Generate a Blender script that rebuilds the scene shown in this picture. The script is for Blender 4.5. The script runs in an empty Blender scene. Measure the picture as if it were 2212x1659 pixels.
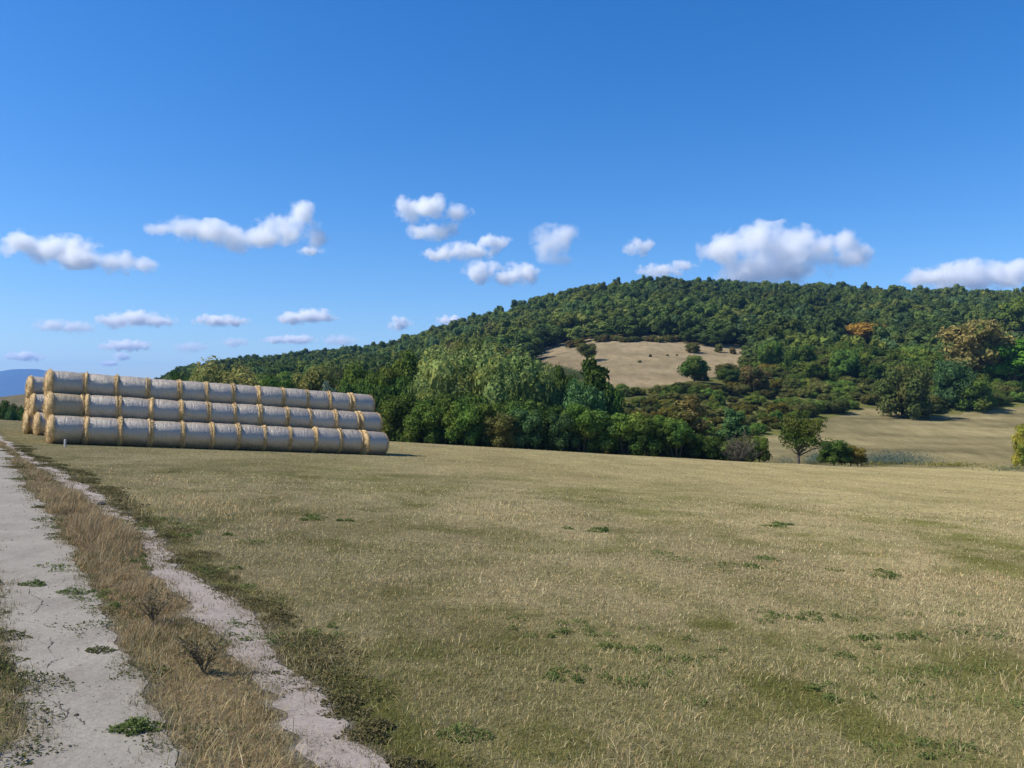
import bpy, math, random
import numpy as np
from mathutils import Vector, Matrix
R_ = np.random.default_rng(7)
random.seed(7)
scene = bpy.context.scene
col = scene.collection
F, CX, CY, S = 800.0, 512.0, 402.0, 2212 / 1024.0
EYE = 1.6

# ------------------------------------------------------------------ helpers
def _hash(ix, iy, seed):
    n = (ix * 374761393 + iy * 668265263 + seed * 1442695041) & 0xFFFFFFFF
    n = ((n ^ (n >> 13)) * 1274126177) & 0xFFFFFFFF
    return ((n ^ (n >> 16)) & 0xFFFF) / 65535.0

def vnoise(x, y, seed=0):
    x = np.asarray(x, float); y = np.asarray(y, float)
    ix = np.floor(x).astype(np.int64); iy = np.floor(y).astype(np.int64)
    fx = x - ix; fy = y - iy
    fx = fx * fx * (3 - 2 * fx); fy = fy * fy * (3 - 2 * fy)
    a = _hash(ix, iy, seed); b = _hash(ix + 1, iy, seed); c = _hash(ix, iy + 1, seed); d = _hash(ix + 1, iy + 1, seed)
    return (a * (1 - fx) + b * fx) * (1 - fy) + (c * (1 - fx) + d * fx) * fy

def fbm(x, y, seed=0, octs=4):
    s = 0; a = .5; t = 0
    for k in range(octs):
        s = s + a * vnoise(np.asarray(x) * 2 ** k + 17.3 * k, np.asarray(y) * 2 ** k - 9.1 * k, seed + k); t += a; a *= .5
    return s / t

def sstep(a, b, x):
    t = np.clip((x - a) / (b - a), 0, 1); return t * t * (3 - 2 * t)

def make_mesh(name, V, quads=None, tris=None, mats=(), mq=None, mt=None, smooth=False, colr=None):
    me = bpy.data.meshes.new(name)
    V = np.asarray(V, np.float32)
    quads = np.zeros((0, 4), np.int32) if quads is None or len(quads) == 0 else np.asarray(quads, np.int32)
    tris = np.zeros((0, 3), np.int32) if tris is None or len(tris) == 0 else np.asarray(tris, np.int32)
    nq, nt = len(quads), len(tris)
    me.vertices.add(len(V)); me.vertices.foreach_set('co', V.ravel())
    me.loops.add(nq * 4 + nt * 3)
    me.loops.foreach_set('vertex_index', np.concatenate([quads.ravel(), tris.ravel()]))
    me.polygons.add(nq + nt)
    st = np.concatenate([np.arange(nq) * 4, nq * 4 + np.arange(nt) * 3]).astype(np.int32)
    me.polygons.foreach_set('loop_start', st)
    mi = np.zeros(nq + nt, np.int32)
    if mq is not None: mi[:nq] = mq
    if mt is not None: mi[nq:] = mt
    me.polygons.foreach_set('material_index', mi)
    me.polygons.foreach_set('use_smooth', np.full(nq + nt, bool(smooth)) if np.isscalar(smooth) else np.asarray(smooth, bool))
    for m in mats: me.materials.append(m)
    if colr is not None:
        c = np.ones((len(V), 4), np.float32); c[:, :3] = colr
        a = me.color_attributes.new('alb', 'FLOAT_COLOR', 'POINT'); a.data.foreach_set('color', c.ravel())
    me.update(calc_edges=True); me.validate()
    return me

class MB:
    def __init__(s): s.V = []; s.Q = []; s.T = []; s.mq = []; s.mt = []; s.n = 0; s.sq = []; s.st = []
    def add(s, V, Q=None, T=None, m=0, sm=False):
        V = np.asarray(V, float); s.V.append(V)
        if Q is not None and len(Q): Q = np.asarray(Q) + s.n; s.Q.append(Q); s.mq.append(np.full(len(Q), m)); s.sq.append(np.full(len(Q), sm))
        if T is not None and len(T): T = np.asarray(T) + s.n; s.T.append(T); s.mt.append(np.full(len(T), m)); s.st.append(np.full(len(T), sm))
        s.n += len(V); return s
    def mesh(s, name, mats):
        c = lambda l: np.concatenate(l) if l else None
        sm = np.concatenate([c(s.sq) if s.sq else np.zeros(0, bool), c(s.st) if s.st else np.zeros(0, bool)])
        return make_mesh(name, c(s.V), c(s.Q), c(s.T), mats, c(s.mq), c(s.mt), sm)

def link(name, data, parent=None, loc=(0, 0, 0), rot=(0, 0, 0), scale=(1, 1, 1)):
    o = bpy.data.objects.new(name, data); col.objects.link(o)
    o.location = loc; o.rotation_euler = rot; o.scale = scale
    if parent is not None: o.parent = parent
    return o

def tag(o, label=None, cat=None, group=None, kind=None):
    if label: o['label'] = label
    if cat: o['category'] = cat
    if group: o['group'] = group
    if kind: o['kind'] = kind
    return o

def tube(pts, rad, sides=7):
    pts = np.asarray(pts, float); n = len(pts); V = []; Q = []
    for i in range(n):
        d = pts[min(i + 1, n - 1)] - pts[max(i - 1, 0)]; d /= np.linalg.norm(d) + 1e-9
        a = np.cross(d, [0.3, 1, 0.1]); a /= np.linalg.norm(a) + 1e-9; b = np.cross(d, a)
        for k in range(sides):
            t = 2 * math.pi * k / sides; V.append(pts[i] + rad[i] * (math.cos(t) * a + math.sin(t) * b))
    for i in range(n - 1):
        for k in range(sides):
            k2 = (k + 1) % sides; Q.append((i * sides + k, i * sides + k2, (i + 1) * sides + k2, (i + 1) * sides + k))
    return np.array(V), Q

def unit(v): return v / (np.linalg.norm(v, axis=-1, keepdims=True) + 1e-9)

def leaf_quads(P, N, s, asp=.6, axis=None):
    n = len(P); r = R_.normal(size=(n, 3))
    if axis is not None: r = axis
    t = unit(r - (r * N).sum(1, keepdims=True) * N); b = np.cross(N, t)
    s = np.broadcast_to(np.asarray(s, float), (n,))[:, None]
    k = R_.uniform(.7, 1.2, (n, 2)); bend = N * s * .25
    V = np.stack([P + s * t * k[:, :1] - bend, P + s * b * asp * k[:, 1:], P - s * t * k[:, 1:] - bend, P - s * b * asp * k[:, :1]], 1).reshape(-1, 3)
    return V, np.arange(n * 4).reshape(-1, 4)

ICO = None
def ico():
    global ICO
    if ICO is None:
        t = (1 + 5 ** .5) / 2
        v = np.array([(-1, t, 0), (1, t, 0), (-1, -t, 0), (1, -t, 0), (0, -1, t), (0, 1, t), (0, -1, -t), (0, 1, -t), (t, 0, -1), (t, 0, 1), (-t, 0, -1), (-t, 0, 1)], float)
        f = [(0, 11, 5), (0, 5, 1), (0, 1, 7), (0, 7, 10), (0, 10, 11), (1, 5, 9), (5, 11, 4), (11, 10, 2), (10, 7, 6), (7, 1, 8), (3, 9, 4), (3, 4, 2), (3, 2, 6), (3, 6, 8), (3, 8, 9), (4, 9, 5), (2, 4, 11), (6, 2, 10), (8, 6, 7), (9, 8, 1)]
        ICO = (unit(v), np.array(f))
    return ICO

# ------------------------------------------------------------------ material helpers
def new_mat(name):
    m = bpy.data.materials.new(name); m.use_nodes = True
    nt = m.node_tree; nt.nodes.clear()
    return m, nt, nt.nodes, nt.links
def N(nt, t, **kw):
    n = nt.nodes.new(t)
    for k, v in kw.items():
        if k == 'inp':
            for a, b in v.items(): n.inputs[a].default_value = b
        else: setattr(n, k, v)
    return n
def mixc(nt, blend, fac, a, b):
    n = nt.nodes.new('ShaderNodeMix'); n.data_type = 'RGBA'; n.blend_type = blend; n.clamp_factor = True
    for sock, v in ((n.inputs[0], fac), (n.inputs[6], a), (n.inputs[7], b)):
        if isinstance(v, bpy.types.NodeSocket): nt.links.new(v, sock)
        elif isinstance(v, (int, float)): sock.default_value = v
        else: sock.default_value = (*v[:3], 1)
    return n.outputs[2]
def ramp(nt, src, a, b, lo=0., hi=1.):
    n = nt.nodes.new('ShaderNodeMapRange'); n.inputs[1].default_value = a; n.inputs[2].default_value = b; n.inputs[3].default_value = lo; n.inputs[4].default_value = hi
    nt.links.new(src, n.inputs[0]); return n.outputs[0]
def noise(nt, vec, scale, detail=4, rough=.55, dist=0.):
    n = N(nt, 'ShaderNodeTexNoise', inp={'Scale': scale, 'Detail': detail, 'Roughness': rough, 'Distortion': dist})
    if vec is not None: nt.links.new(vec, n.inputs['Vector'])
    return n.outputs['Fac']
def math_(nt, op, a, b=None):
    n = nt.nodes.new('ShaderNodeMath'); n.operation = op
    for i, v in enumerate((a, b)):
        if v is None: continue
        if isinstance(v, bpy.types.NodeSocket): nt.links.new(v, n.inputs[i])
        else: n.inputs[i].default_value = v
    return n.outputs[0]

def foliage_mat(name, c1, c2, c3=None, transl=.3, var=.35):
    """c1..c2 leaf to leaf, c3 in large patches; each tree a little lighter or darker."""
    m, nt, nd, lk = new_mat(name)
    geo = N(nt, 'ShaderNodeNewGeometry'); oi = N(nt, 'ShaderNodeObjectInfo')
    c = mixc(nt, 'MIX', geo.outputs['Random Per Island'], c1, c2)
    if c3 is not None:
        f = ramp(nt, noise(nt, geo.outputs['Position'], .28, 2), .46, .66)
        c = mixc(nt, 'MIX', f, c, c3)
    hs = N(nt, 'ShaderNodeHueSaturation')
    lk.new(c, hs.inputs['Color'])
    lk.new(ramp(nt, oi.outputs['Random'], 0, 1, 1 - var, 1 + var), hs.inputs['Value'])
    lk.new(ramp(nt, math_(nt, 'FRACT', math_(nt, 'MULTIPLY', oi.outputs['Random'], 7.31)), 0, 1, .494, .518), hs.inputs['Hue'])
    d = N(nt, 'ShaderNodeBsdfDiffuse'); t = N(nt, 'ShaderNodeBsdfTranslucent'); mx = N(nt, 'ShaderNodeMixShader', inp={0: transl})
    lk.new(hs.outputs[0], d.inputs[0]); lk.new(hs.outputs[0], t.inputs[0])
    lk.new(d.outputs[0], mx.inputs[1]); lk.new(t.outputs[0], mx.inputs[2])
    o = N(nt, 'ShaderNodeOutputMaterial'); lk.new(mx.outputs[0], o.inputs[0])
    return m

def simple_mat(name, c1, c2, scale=8., rough=.85, bump=.3):
    m, nt, nd, lk = new_mat(name)
    tc = N(nt, 'ShaderNodeTexCoord'); f = noise(nt, tc.outputs['Object'], scale)
    b = N(nt, 'ShaderNodeBsdfPrincipled', inp={'Roughness': rough})
    lk.new(mixc(nt, 'MIX', ramp(nt, f, .3, .7), c1, c2), b.inputs['Base Color'])
    bp = N(nt, 'ShaderNodeBump', inp={'Strength': bump, 'Distance': .03}); lk.new(f, bp.inputs['Height']); lk.new(bp.outputs[0], b.inputs['Normal'])
    o = N(nt, 'ShaderNodeOutputMaterial'); lk.new(b.outputs[0], o.inputs[0])
    return m

def attr_mat(name, transl=0., rough=.9):
    m, nt, nd, lk = new_mat(name)
    a = N(nt, 'ShaderNodeAttribute', attribute_name='alb')
    d = N(nt, 'ShaderNodeBsdfDiffuse'); lk.new(a.outputs['Color'], d.inputs[0]); out = d.outputs[0]
    if transl:
        t = N(nt, 'ShaderNodeBsdfTranslucent'); lk.new(a.outputs['Color'], t.inputs[0]); mx = N(nt, 'ShaderNodeMixShader', inp={0: transl})
        lk.new(d.outputs[0], mx.inputs[1]); lk.new(t.outputs[0], mx.inputs[2]); out = mx.outputs[0]
    o = N(nt, 'ShaderNodeOutputMaterial'); lk.new(out, o.inputs[0])
    return m

# ------------------------------------------------------------------ terrain
_cx = np.array([-900, 0, 60, 160, 250, 350, 400, 500, 600, 700, 800, 870, 950, 1000, 1100, 1200, 1300, 1400, 1500, 1600, 1700, 1800, 1900, 2000, 2100, 2212, 3200]) / S
_cy = np.array([860, 858, 850, 840, 830, 815, 795, 775, 765, 758, 748, 730, 705, 690, 660, 630, 610, 600, 602, 608, 610, 612, 618, 620, 622, 625, 640]) / S
YC = 560.0
def crest_z(u):
    px = CX + F * u
    py = np.interp(px, _cx, _cy)
    tree = np.interp(px, [0, 60, 160, 9999], [0, 0, 9, 9])
    return EYE + (CY - py) / F * YC - tree
_sY = np.array([0, 95, 130, 170, 210, 300, 420, 560.])
_sV = np.array([-.02, 0, .03, .067, .16, .36, .66, 1.])
def edge_y(u): return np.interp(u, [-3, -.65, -.15, .32, .48, .64, .8, 3], [75, 75, 74.5, 73, 88, 105, 118, 118])
def hgt(X, Y):
    X = np.asarray(X, float); Y = np.asarray(Y, float)
    u = X / np.maximum(Y, 4)
    Xc = np.where(X < -28, -28 - 60 * np.tanh((-28 - X) / 60.), np.where(X > 70, 70 + 60 * np.tanh((X - 70) / 60.), X))
    plane = -.0563 * Xc - .0363 * np.minimum(Y, 130)
    plane = plane + .10 * (fbm(X * .11, Y * .11, 3, 3) - .5) * sstep(6, 20, np.hypot(X, Y))
    uc = np.clip(u, -1.6, 1.6)
    zc = crest_z(uc)
    zv = np.interp(uc, [-.65, .25, .64, .9], [-5.5, -6.5, -7.6, -9])
    s = np.interp(Y, _sY, _sV)
    hill = zv + s * (zc - zv) + (fbm(X * .012, Y * .012, 11, 3) - .5) * 5 * sstep(110, 260, Y) * (1 - .8 * sstep(480, 560, Y))
    hill = np.where(Y > YC, zc - (Y - YC) * .22, hill)
    hill = np.maximum(hill, -12 + 0 * Y)
    t = sstep(0, 20, Y - edge_y(u))
    return plane * (1 - t) + hill * t
def h1(x, y): return float(hgt(np.array([x]), np.array([y]))[0])
def at(dx, Y):
    """ground point in the direction of column dx (2212-wide picture) at distance Y"""
    X = (dx / S - CX) / F * Y
    return X, Y, h1(X, Y)
def top_z(dy, Y): return EYE + (CY - dy / S) / F * Y
def proj(X, Y, Z): return ((CX + F * X / Y) * S, (CY - F * (Z - EYE) / Y) * S)

# track edges on the ground (X, Y)
LL = [(-1.9, 2.6), (-2.44, 4.02), (-3.16, 5.03), (-3.84, 6.0), (-5.2, 7.9), (-8.2, 12), (-14, 21), (-21.5, 32), (-31, 46), (-62, 90)]
LR = [(-1.0, 2.6), (-1.55, 3.59), (-1.74, 3.94), (-1.96, 4.3), (-2.36, 4.89), (-2.86, 5.67), (-3.49, 6.76), (-4.54, 8.33), (-5.7, 10.1), (-9.47, 15.5), (-15.11, 24.04), (-18.4, 28.76), (-26, 39.5), (-61, 90)]
RL = [(-.25, 2.6), (-.89, 3.68), (-1.04, 3.92), (-1.23, 4.21), (-1.51, 4.77), (-1.9, 5.5), (-2.35, 6.2), (-2.83, 6.94), (-3.68, 8.19), (-4.62, 9.9), (-5.96, 11.89), (-8.25, 15.23), (-11.06, 19), (-13.1, 21.64), (-17.37, 27.64), (-25.5, 39.2), (-60, 90)]
RR = [(.25, 2.6), (-.55, 3.72), (-.74, 4.03), (-1, 4.46), (-1.29, 4.99), (-1.66, 5.67), (-2.1, 6.42), (-2.75, 7.37), (-3.39, 8.29), (-4.15, 9.49), (-5.56, 11.77), (-7.07, 13.95), (-10.36, 18.72), (-14.84, 24.52), (-24.87, 38.86), (-59.4, 90)]
def edge(E, Y, seed):
    a = np.array(E); w = np.interp(Y, [3, 12, 30], [.17, .22, .3])
    jag = (fbm(Y * 1.1, Y * 0 + seed, seed, 3) - .5) * w * 1.6 + (fbm(Y * 7, Y * 0 + seed, seed + 5, 3) - .5) * w * .9
    return np.interp(Y, a[:, 1], a[:, 0]) + jag
def tracks(X, Y):
    """signed: how far inside the left and right rut (m), and whether in the middle strip"""
    ll, lr, rl, rr = edge(LL, Y, 1), edge(LR, Y, 2), edge(RL, Y, 3), edge(RR, Y, 4)
    inL = np.minimum(X - ll, lr - X); inR = np.minimum(X - rl, rr - X)
    return inL, inR, np.minimum(X - lr, rl - X), X - rr, ll - X

DRY = np.array([.292, .243, .128]); STRAW = np.array([.385, .325, .178]); OLIVE = np.array([.170, .145, .050]); GREEN = np.array([.075, .105, .028]); BROWN = np.array([.20, .135, .075])
SOIL = np.array([.225, .20, .17])
def greenness(X, Y):
    g = sstep(.46, .66, fbm(X * .35, Y * .22, 21, 4)) * .62 + sstep(.5, .68, fbm(X * 1.1, Y * .8, 31, 3)) * .42
    near = 1 - sstep(14, 38, Y)
    g = g * (.22 + .60 * near) + .30 * near * sstep(.50, .64, fbm(X * 2.3, Y * 1.7, 131, 3))
    inL, inR, mid, right, left = tracks(X, Y)
    band = np.exp(-((right - .22) / .22) ** 2) * np.clip(sstep(.25, .55, fbm(Y * .5, Y * 0 + 2, 51, 2)) + .45, 0, 1) * (right > -.3)
    return np.clip(g + .62 * band * np.interp(Y, [0, 30, 60], [1, .7, .3]), 0, 1)
POLY = np.array([(1170, 770), (1200, 752), (1260, 742), (1320, 735), (1400, 737), (1480, 745), (1540, 752), (1600, 757), (1625, 775), (1590, 800), (1480, 822), (1380, 838), (1340, 838), (1300, 805), (1200, 788)], float)
def in_poly(x, y, P=POLY):
    x = np.asarray(x, float); y = np.asarray(y, float); c = np.zeros(x.shape, bool); j = len(P) - 1
    for i in range(len(P)):
        xi, yi = P[i]; xj, yj = P[j]
        c ^= ((yi > y) != (yj > y)) & (x < (xj - xi) * (y - yi) / (yj - yi + 1e-12) + xi); j = i
    return c
MEADOW = np.array([(1655, 944), (1700, 936), (1775, 908), (1880, 880), (2000, 900), (2120, 890), (2300, 870), (2600, 880), (2600, 1040), (1640, 1010)], float)
def ground_albedo(X, Y):
    Z = hgt(X, Y)
    g = greenness(X, Y)[:, None]
    f = fbm(X * .6, Y * .4, 61, 4)[:, None]
    c = DRY * (1 - f * .35) + STRAW * .35 * f
    yo = sstep(12, 40, Y)[:, None]
    c = c * (1 - yo * .45) + np.array([.275, .228, .096]) * yo * .45
    mid_g = OLIVE * .6 + GREEN * .4
    c = c * (1 - g) + mid_g * g
    nr = (1 - sstep(7, 20, Y))[:, None]; c = c * (1 - .18 * nr)
    inL, inR, mid, right, left = tracks(X, Y)
    m = sstep(-.05, .12, mid)[:, None]
    c = c * (1 - m) + (BROWN * .75 + DRY * .3) * m
    s = sstep(-.10, .02, np.maximum(inL, inR))[:, None] * (Y < 90)[:, None]
    c = c * (1 - s) + SOIL * s
    # beyond the field edge
    far = sstep(0, 10, Y - edge_y(X / np.maximum(Y, 4)))
    dx = (CX + F * X / np.maximum(Y, 1)) * S; dy = (CY - F * (Z - EYE) / np.maximum(Y, 1)) * S
    wob = (fbm(X * .05, Y * .05, 71, 3) - .5) * 26
    clr = in_poly(dx + wob, dy + wob * .5) & (Y > 150) & (Y < 420) | (in_poly(dx, dy + 12) | in_poly(dx + 14, dy) | in_poly(dx - 18, dy)) & (Y > 190) & (Y < 420)
    mead = (in_poly(dx + wob, dy) & False) | (in_poly(dx, dy + wob * .4, MEADOW) & (Y > 80) & (Y < 215))
    ff = fbm(X * .1, Y * .04, 81, 4)[:, None]
    wood = np.array([.045, .055, .022]) * (.7 + .6 * ff)
    scrub = np.array([.112, .112, .034]) * (.6 + .8 * ff)
    c2 = np.where((Y < 215)[:, None] & (X / np.maximum(Y, 4) > .05)[:, None], scrub, wood)
    c2 = np.where(clr[:, None], np.array([.258, .20, .115]) * (.66 + .68 * fbm(X * .07, Y * .11, 84, 5)[:, None]), c2)
    c2 = np.where(mead[:, None], np.array([.178, .150, .076]) * (.42 + 1.15 * fbm(X * .06, Y * .22, 83, 4)[:, None]), c2)
    leftfar = (X / np.maximum(Y, 4) < -.56)[:, None] & (Y > 110)[:, None]
    c2 = np.where(leftfar, np.array([.21, .17, .09]) * (.8 + .4 * ff), c2)
    far = far[:, None]
    return c * (1 - far) + c2 * far

us = np.concatenate([np.linspace(-2.2, -.82, 26)[:-1], np.linspace(-.82, .82, 260), np.linspace(.82, 2.2, 26)[1:]])
ys = [-8.0]
while ys[-1] < 1.5: ys.append(ys[-1] + .5)
while ys[-1] < 640: ys.append(ys[-1] * 1.0145 if ys[-1] < 300 else ys[-1] * 1.02)
ys = np.array(ys + [700, 800, 1000, 1400, 2000, 3000, 4500, 6500, 8800.])
UU, YY = np.meshgrid(us, ys)
XX = np.where(YY > 4, UU * YY, UU * (4 + (4 - YY) * .9))
Xf, Yf = XX.ravel(), YY.ravel()
Zf = hgt(Xf, Yf)
nu = len(us)
ii = (np.arange(len(ys) - 1)[:, None] * nu + np.arange(nu - 1)[None]).ravel()
GQ = np.stack([ii, ii + 1, ii + nu + 1, ii + nu], 1)

gm, nt, nd, lk = new_mat('ground_cover')
a = N(nt, 'ShaderNodeAttribute', attribute_name='alb'); geo = N(nt, 'ShaderNodeNewGeometry')
pos = geo.outputs['Position']
n1 = noise(nt, pos, 9, 6, .7); n2 = noise(nt, pos, .9, 5, .6); n3 = noise(nt, pos, 45, 3, .7)
mp = N(nt, 'ShaderNodeMapping'); mp.inputs['Scale'].default_value = (.35, .12, .3); lk.new(pos, mp.inputs[0])
n4 = noise(nt, mp.outputs[0], 1, 5, .6)
v = math_(nt, 'MULTIPLY', math_(nt, 'MULTIPLY', ramp(nt, n1, .25, .75, .58, 1.38), ramp(nt, n2, .3, .7, .86, 1.14)), math_(nt, 'MULTIPLY', ramp(nt, n3, .25, .75, .75, 1.25), ramp(nt, n4, .3, .7, .80, 1.18)))
cc = N(nt, 'ShaderNodeVectorMath', operation='SCALE'); lk.new(a.outputs['Color'], cc.inputs[0]); lk.new(v, cc.inputs['Scale'])
c = mixc(nt, 'MIX', ramp(nt, noise(nt, pos, 1.7, 5, .65), .58, .75, 0, .38), cc.outputs[0], (.15, .14, .045))
b = N(nt, 'ShaderNodeBsdfDiffuse', inp={'Roughness': 1.}); lk.new(c, b.inputs['Color'])
bp = N(nt, 'ShaderNodeBump', inp={'Strength': .9, 'Distance': .05}); lk.new(math_(nt, 'ADD', n1, math_(nt, 'MULTIPLY', n3, .5)), bp.inputs['Height']); lk.new(bp.outputs[0], b.inputs['Normal'])
o = N(nt, 'ShaderNodeOutputMaterial'); lk.new(b.outputs[0], o.inputs[0])
ground = link('ground', make_mesh('ground', np.stack([Xf, Yf, Zf], 1), GQ, None, [gm], smooth=True, colr=ground_albedo(Xf, Yf)))
tag(ground, 'dry mown hayfield sloping down to the trees and the hill beyond', 'ground', kind='structure')

# far blue mountain
mx = np.linspace(-9800, 1500, 160)
def ridge(x):
    px = CX + F * x / 9000.
    py = np.interp(px, [-300, -120, -40, 0, 12, 37, 48, 75, 130, 200, 400], [372, 366, 370.5, 371, 369.2, 369, 371.5, 377, 386, 396, 404])
    return EYE + (CY - py) / F * 9000 + (vnoise(x * .004, x * 0, 5) - .5) * 8
rows = []
for k, (yy, s_) in enumerate([(7600, 0), (8000, .25), (8500, .7), (9000, 1.), (9500, .6), (9900, 0)]):
    z = -60 + (ridge(mx) + 60) * s_ + (0 if s_ in (0, 1) else 1) * (vnoise(mx * .003, mx * 0 + k, 9) - .5) * 60
    rows.append(np.stack([mx, np.full_like(mx, yy), z], 1))
MV = np.concatenate(rows); n_ = len(mx)
ii = (np.arange(5)[:, None] * n_ + np.arange(n_ - 1)[None]).ravel()
mm = simple_mat('mountain_woods', (.02, .032, .02), (.03, .042, .024), .01, .95, 0)
tag(link('mountain', make_mesh('mountain', MV, np.stack([ii, ii + 1, ii + n_ + 1, ii + n_], 1), None, [mm], smooth=True)), 'distant blue mountain ridge at the left edge', 'mountain', kind='structure')

# ------------------------------------------------------------------ dirt track
def rut_mat(name, c1, c2):
    m, nt, nd, lk = new_mat(name); geo = N(nt, 'ShaderNodeNewGeometry'); pos = geo.outputs['Position']
    f = noise(nt, pos, 1.6, 6, .62); g = noise(nt, pos, 28, 5, .65)
    c = mixc(nt, 'MIX', ramp(nt, f, .32, .68), c1, c2)
    mp = N(nt, 'ShaderNodeMapping'); mp.inputs['Rotation'].default_value = (0, 0, .5); mp.inputs['Scale'].default_value = (1.0, .35, 1); lk.new(pos, mp.inputs[0])
    c = mixc(nt, 'MIX', ramp(nt, noise(nt, mp.outputs[0], 3, 6, .65), .48, .68, 0, .55), c, (.17, .145, .118))
    vo = N(nt, 'ShaderNodeTexVoronoi', feature='F1', inp={'Scale': 38., 'Randomness': 1.}); lk.new(pos, vo.inputs['Vector'])
    peb = math_(nt, 'MULTIPLY', ramp(nt, vo.outputs['Distance'], .1, .2, 1, 0), ramp(nt, noise(nt, pos, 6, 3), .5, .62))
    c = mixc(nt, 'MIX', math_(nt, 'MULTIPLY', peb, .8), c, (.10, .085, .07))
    c = mixc(nt, 'MULTIPLY', .5, c, mixc(nt, 'MIX', ramp(nt, g, .3, .7), (.66, .66, .66), (1.25, 1.25, 1.25)))
    b = N(nt, 'ShaderNodeBsdfPrincipled', inp={'Roughness': .95, 'Specular IOR Level': .15}); lk.new(c, b.inputs['Base Color'])
    bp = N(nt, 'ShaderNodeBump', inp={'Strength': .38, 'Distance': .02}); lk.new(math_(nt, 'ADD', g, math_(nt, 'ADD', f, math_(nt, 'MULTIPLY', peb, .6))), bp.inputs['Height']); lk.new(bp.outputs[0], b.inputs['Normal'])
    o = N(nt, 'ShaderNodeOutputMaterial'); lk.new(b.outputs[0], o.inputs[0]); return m
rut_grey = rut_mat('rut_grey', (.228, .205, .168), (.285, .258, .213)); rut_pink = rut_mat('rut_pink', (.262, .223, .188), (.31, .268, .232))
ty = [2.65]
while ty[-1] < 80: ty.append(ty[-1] + max(.025, ty[-1] * .006))
ty = np.array(ty)
tb = MB()
for (A, sa, B, sb, m) in ((LL, 1, LR, 2, 0), (RL, 3, RR, 4, 1)):
    ea = edge(A, ty, sa); eb = edge(B, ty, sb); K = 14
    w = np.linspace(0, 1, K)[None]
    X = ea[:, None] * (1 - w) + eb[:, None] * w; Y = np.repeat(ty[:, None], K, 1)
    Z = hgt(X.ravel(), Y.ravel()).reshape(X.shape) + .006
    ii = (np.arange(len(ty) - 1)[:, None] * K + np.arange(K - 1)[None]).ravel()
    tb.add(np.stack([X, Y, Z], 2).reshape(-1, 3), np.stack([ii, ii + 1, ii + K + 1, ii + K], 1), None, m, True)
track = link('dirt_track', tb.mesh('dirt_track', [rut_grey, rut_pink]))
tag(track, 'pale dirt track of two bare ruts curving away past the bales', 'track', kind='structure')
n = 1300; Yp = 2.9 * np.exp(R_.uniform(0, math.log(5), n)); tt = R_.random(n); lft = R_.random(n) < .62
Xp = np.where(lft, edge(LL, Yp, 1) * (1 - tt) + edge(LR, Yp, 2) * tt, edge(RL, Yp, 3) * (1 - tt) + edge(RR, Yp, 4) * tt)
Zp = hgt(Xp, Yp) + .007; v_, t_ = ico(); gb = []; gc = []
for x_, y_, z_ in zip(Xp, Yp, Zp):
    r_ = .0022 * math.exp(random.gauss(0, .5)) * (1 + y_ * .05)
    gb.append(np.array([x_, y_, z_]) + v_ * r_ * np.array([random.uniform(.8, 1.5), random.uniform(.8, 1.5), .7]) * R_.uniform(.8, 1.2, (12, 1)))
    gc.append(np.repeat((np.array(random.choice([(.10, .085, .068), (.16, .14, .115), (.26, .23, .19), (.07, .06, .045)])))[None], 12, 0))
tag(link('gravel', make_mesh('gravel', np.concatenate(gb), None, np.concatenate([t_ + 12 * q for q in range(n)]), [attr_mat('pebble')], colr=np.concatenate(gc))), 'small loose pebbles and crumbs of earth lying on the bare ruts', 'gravel', kind='stuff')
# drying cracks in the grey rut: dark slits
crk = MB()
def gpt(dx, dy):
    u = (dx / S - CX) / F; v = (dy / S - CY) / F; Y = EYE / (v - .0563 * u - .0363); return u * Y, Y
CR = [[(67, 1265), (62, 1285), (78, 1292), (93, 1300), (82, 1318), (60, 1335)], [(108, 1380), (112, 1392), (104, 1405), (116, 1415)], [(146, 1420), (110, 1432), (100, 1446)], [(85, 1463), (94, 1475), (78, 1496), (90, 1510), (118, 1520), (128, 1530), (138, 1536)], [(150, 1532), (140, 1555)], [(168, 1552), (182, 1570)], [(205, 1405), (215, 1412)], [(126, 1519), (130, 1533), (150, 1545)]]
for ln in CR:
    P = [gpt(*p) for p in ln]; pts = []
    for (x0, y0), (x1, y1) in zip(P[:-1], P[1:]):
        for t in np.linspace(0, 1, 8)[:-1]: pts.append((x0 + (x1 - x0) * t + random.uniform(-1, 1) * .008, y0 + (y1 - y0) * t + random.uniform(-1, 1) * .008))
    pts.append(P[-1]); n = len(pts); V = []
    for i, (x, y) in enumerate(pts):
        w = random.uniform(.001, .0055) * min(1, .2 + 2.5 * min(i, n - 1 - i) / n)
        z = h1(x, y) + .0095
        V += [(x - w, y, z), (x + w, y, z)]
    crk.add(V, [(2 * i, 2 * i + 1, 2 * i + 3, 2 * i + 2) for i in range(n - 1)])
link('crack', crk.mesh('crack', [simple_mat('crack_earth', (.05, .038, .026), (.09, .07, .05), 20)]), track)

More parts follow.
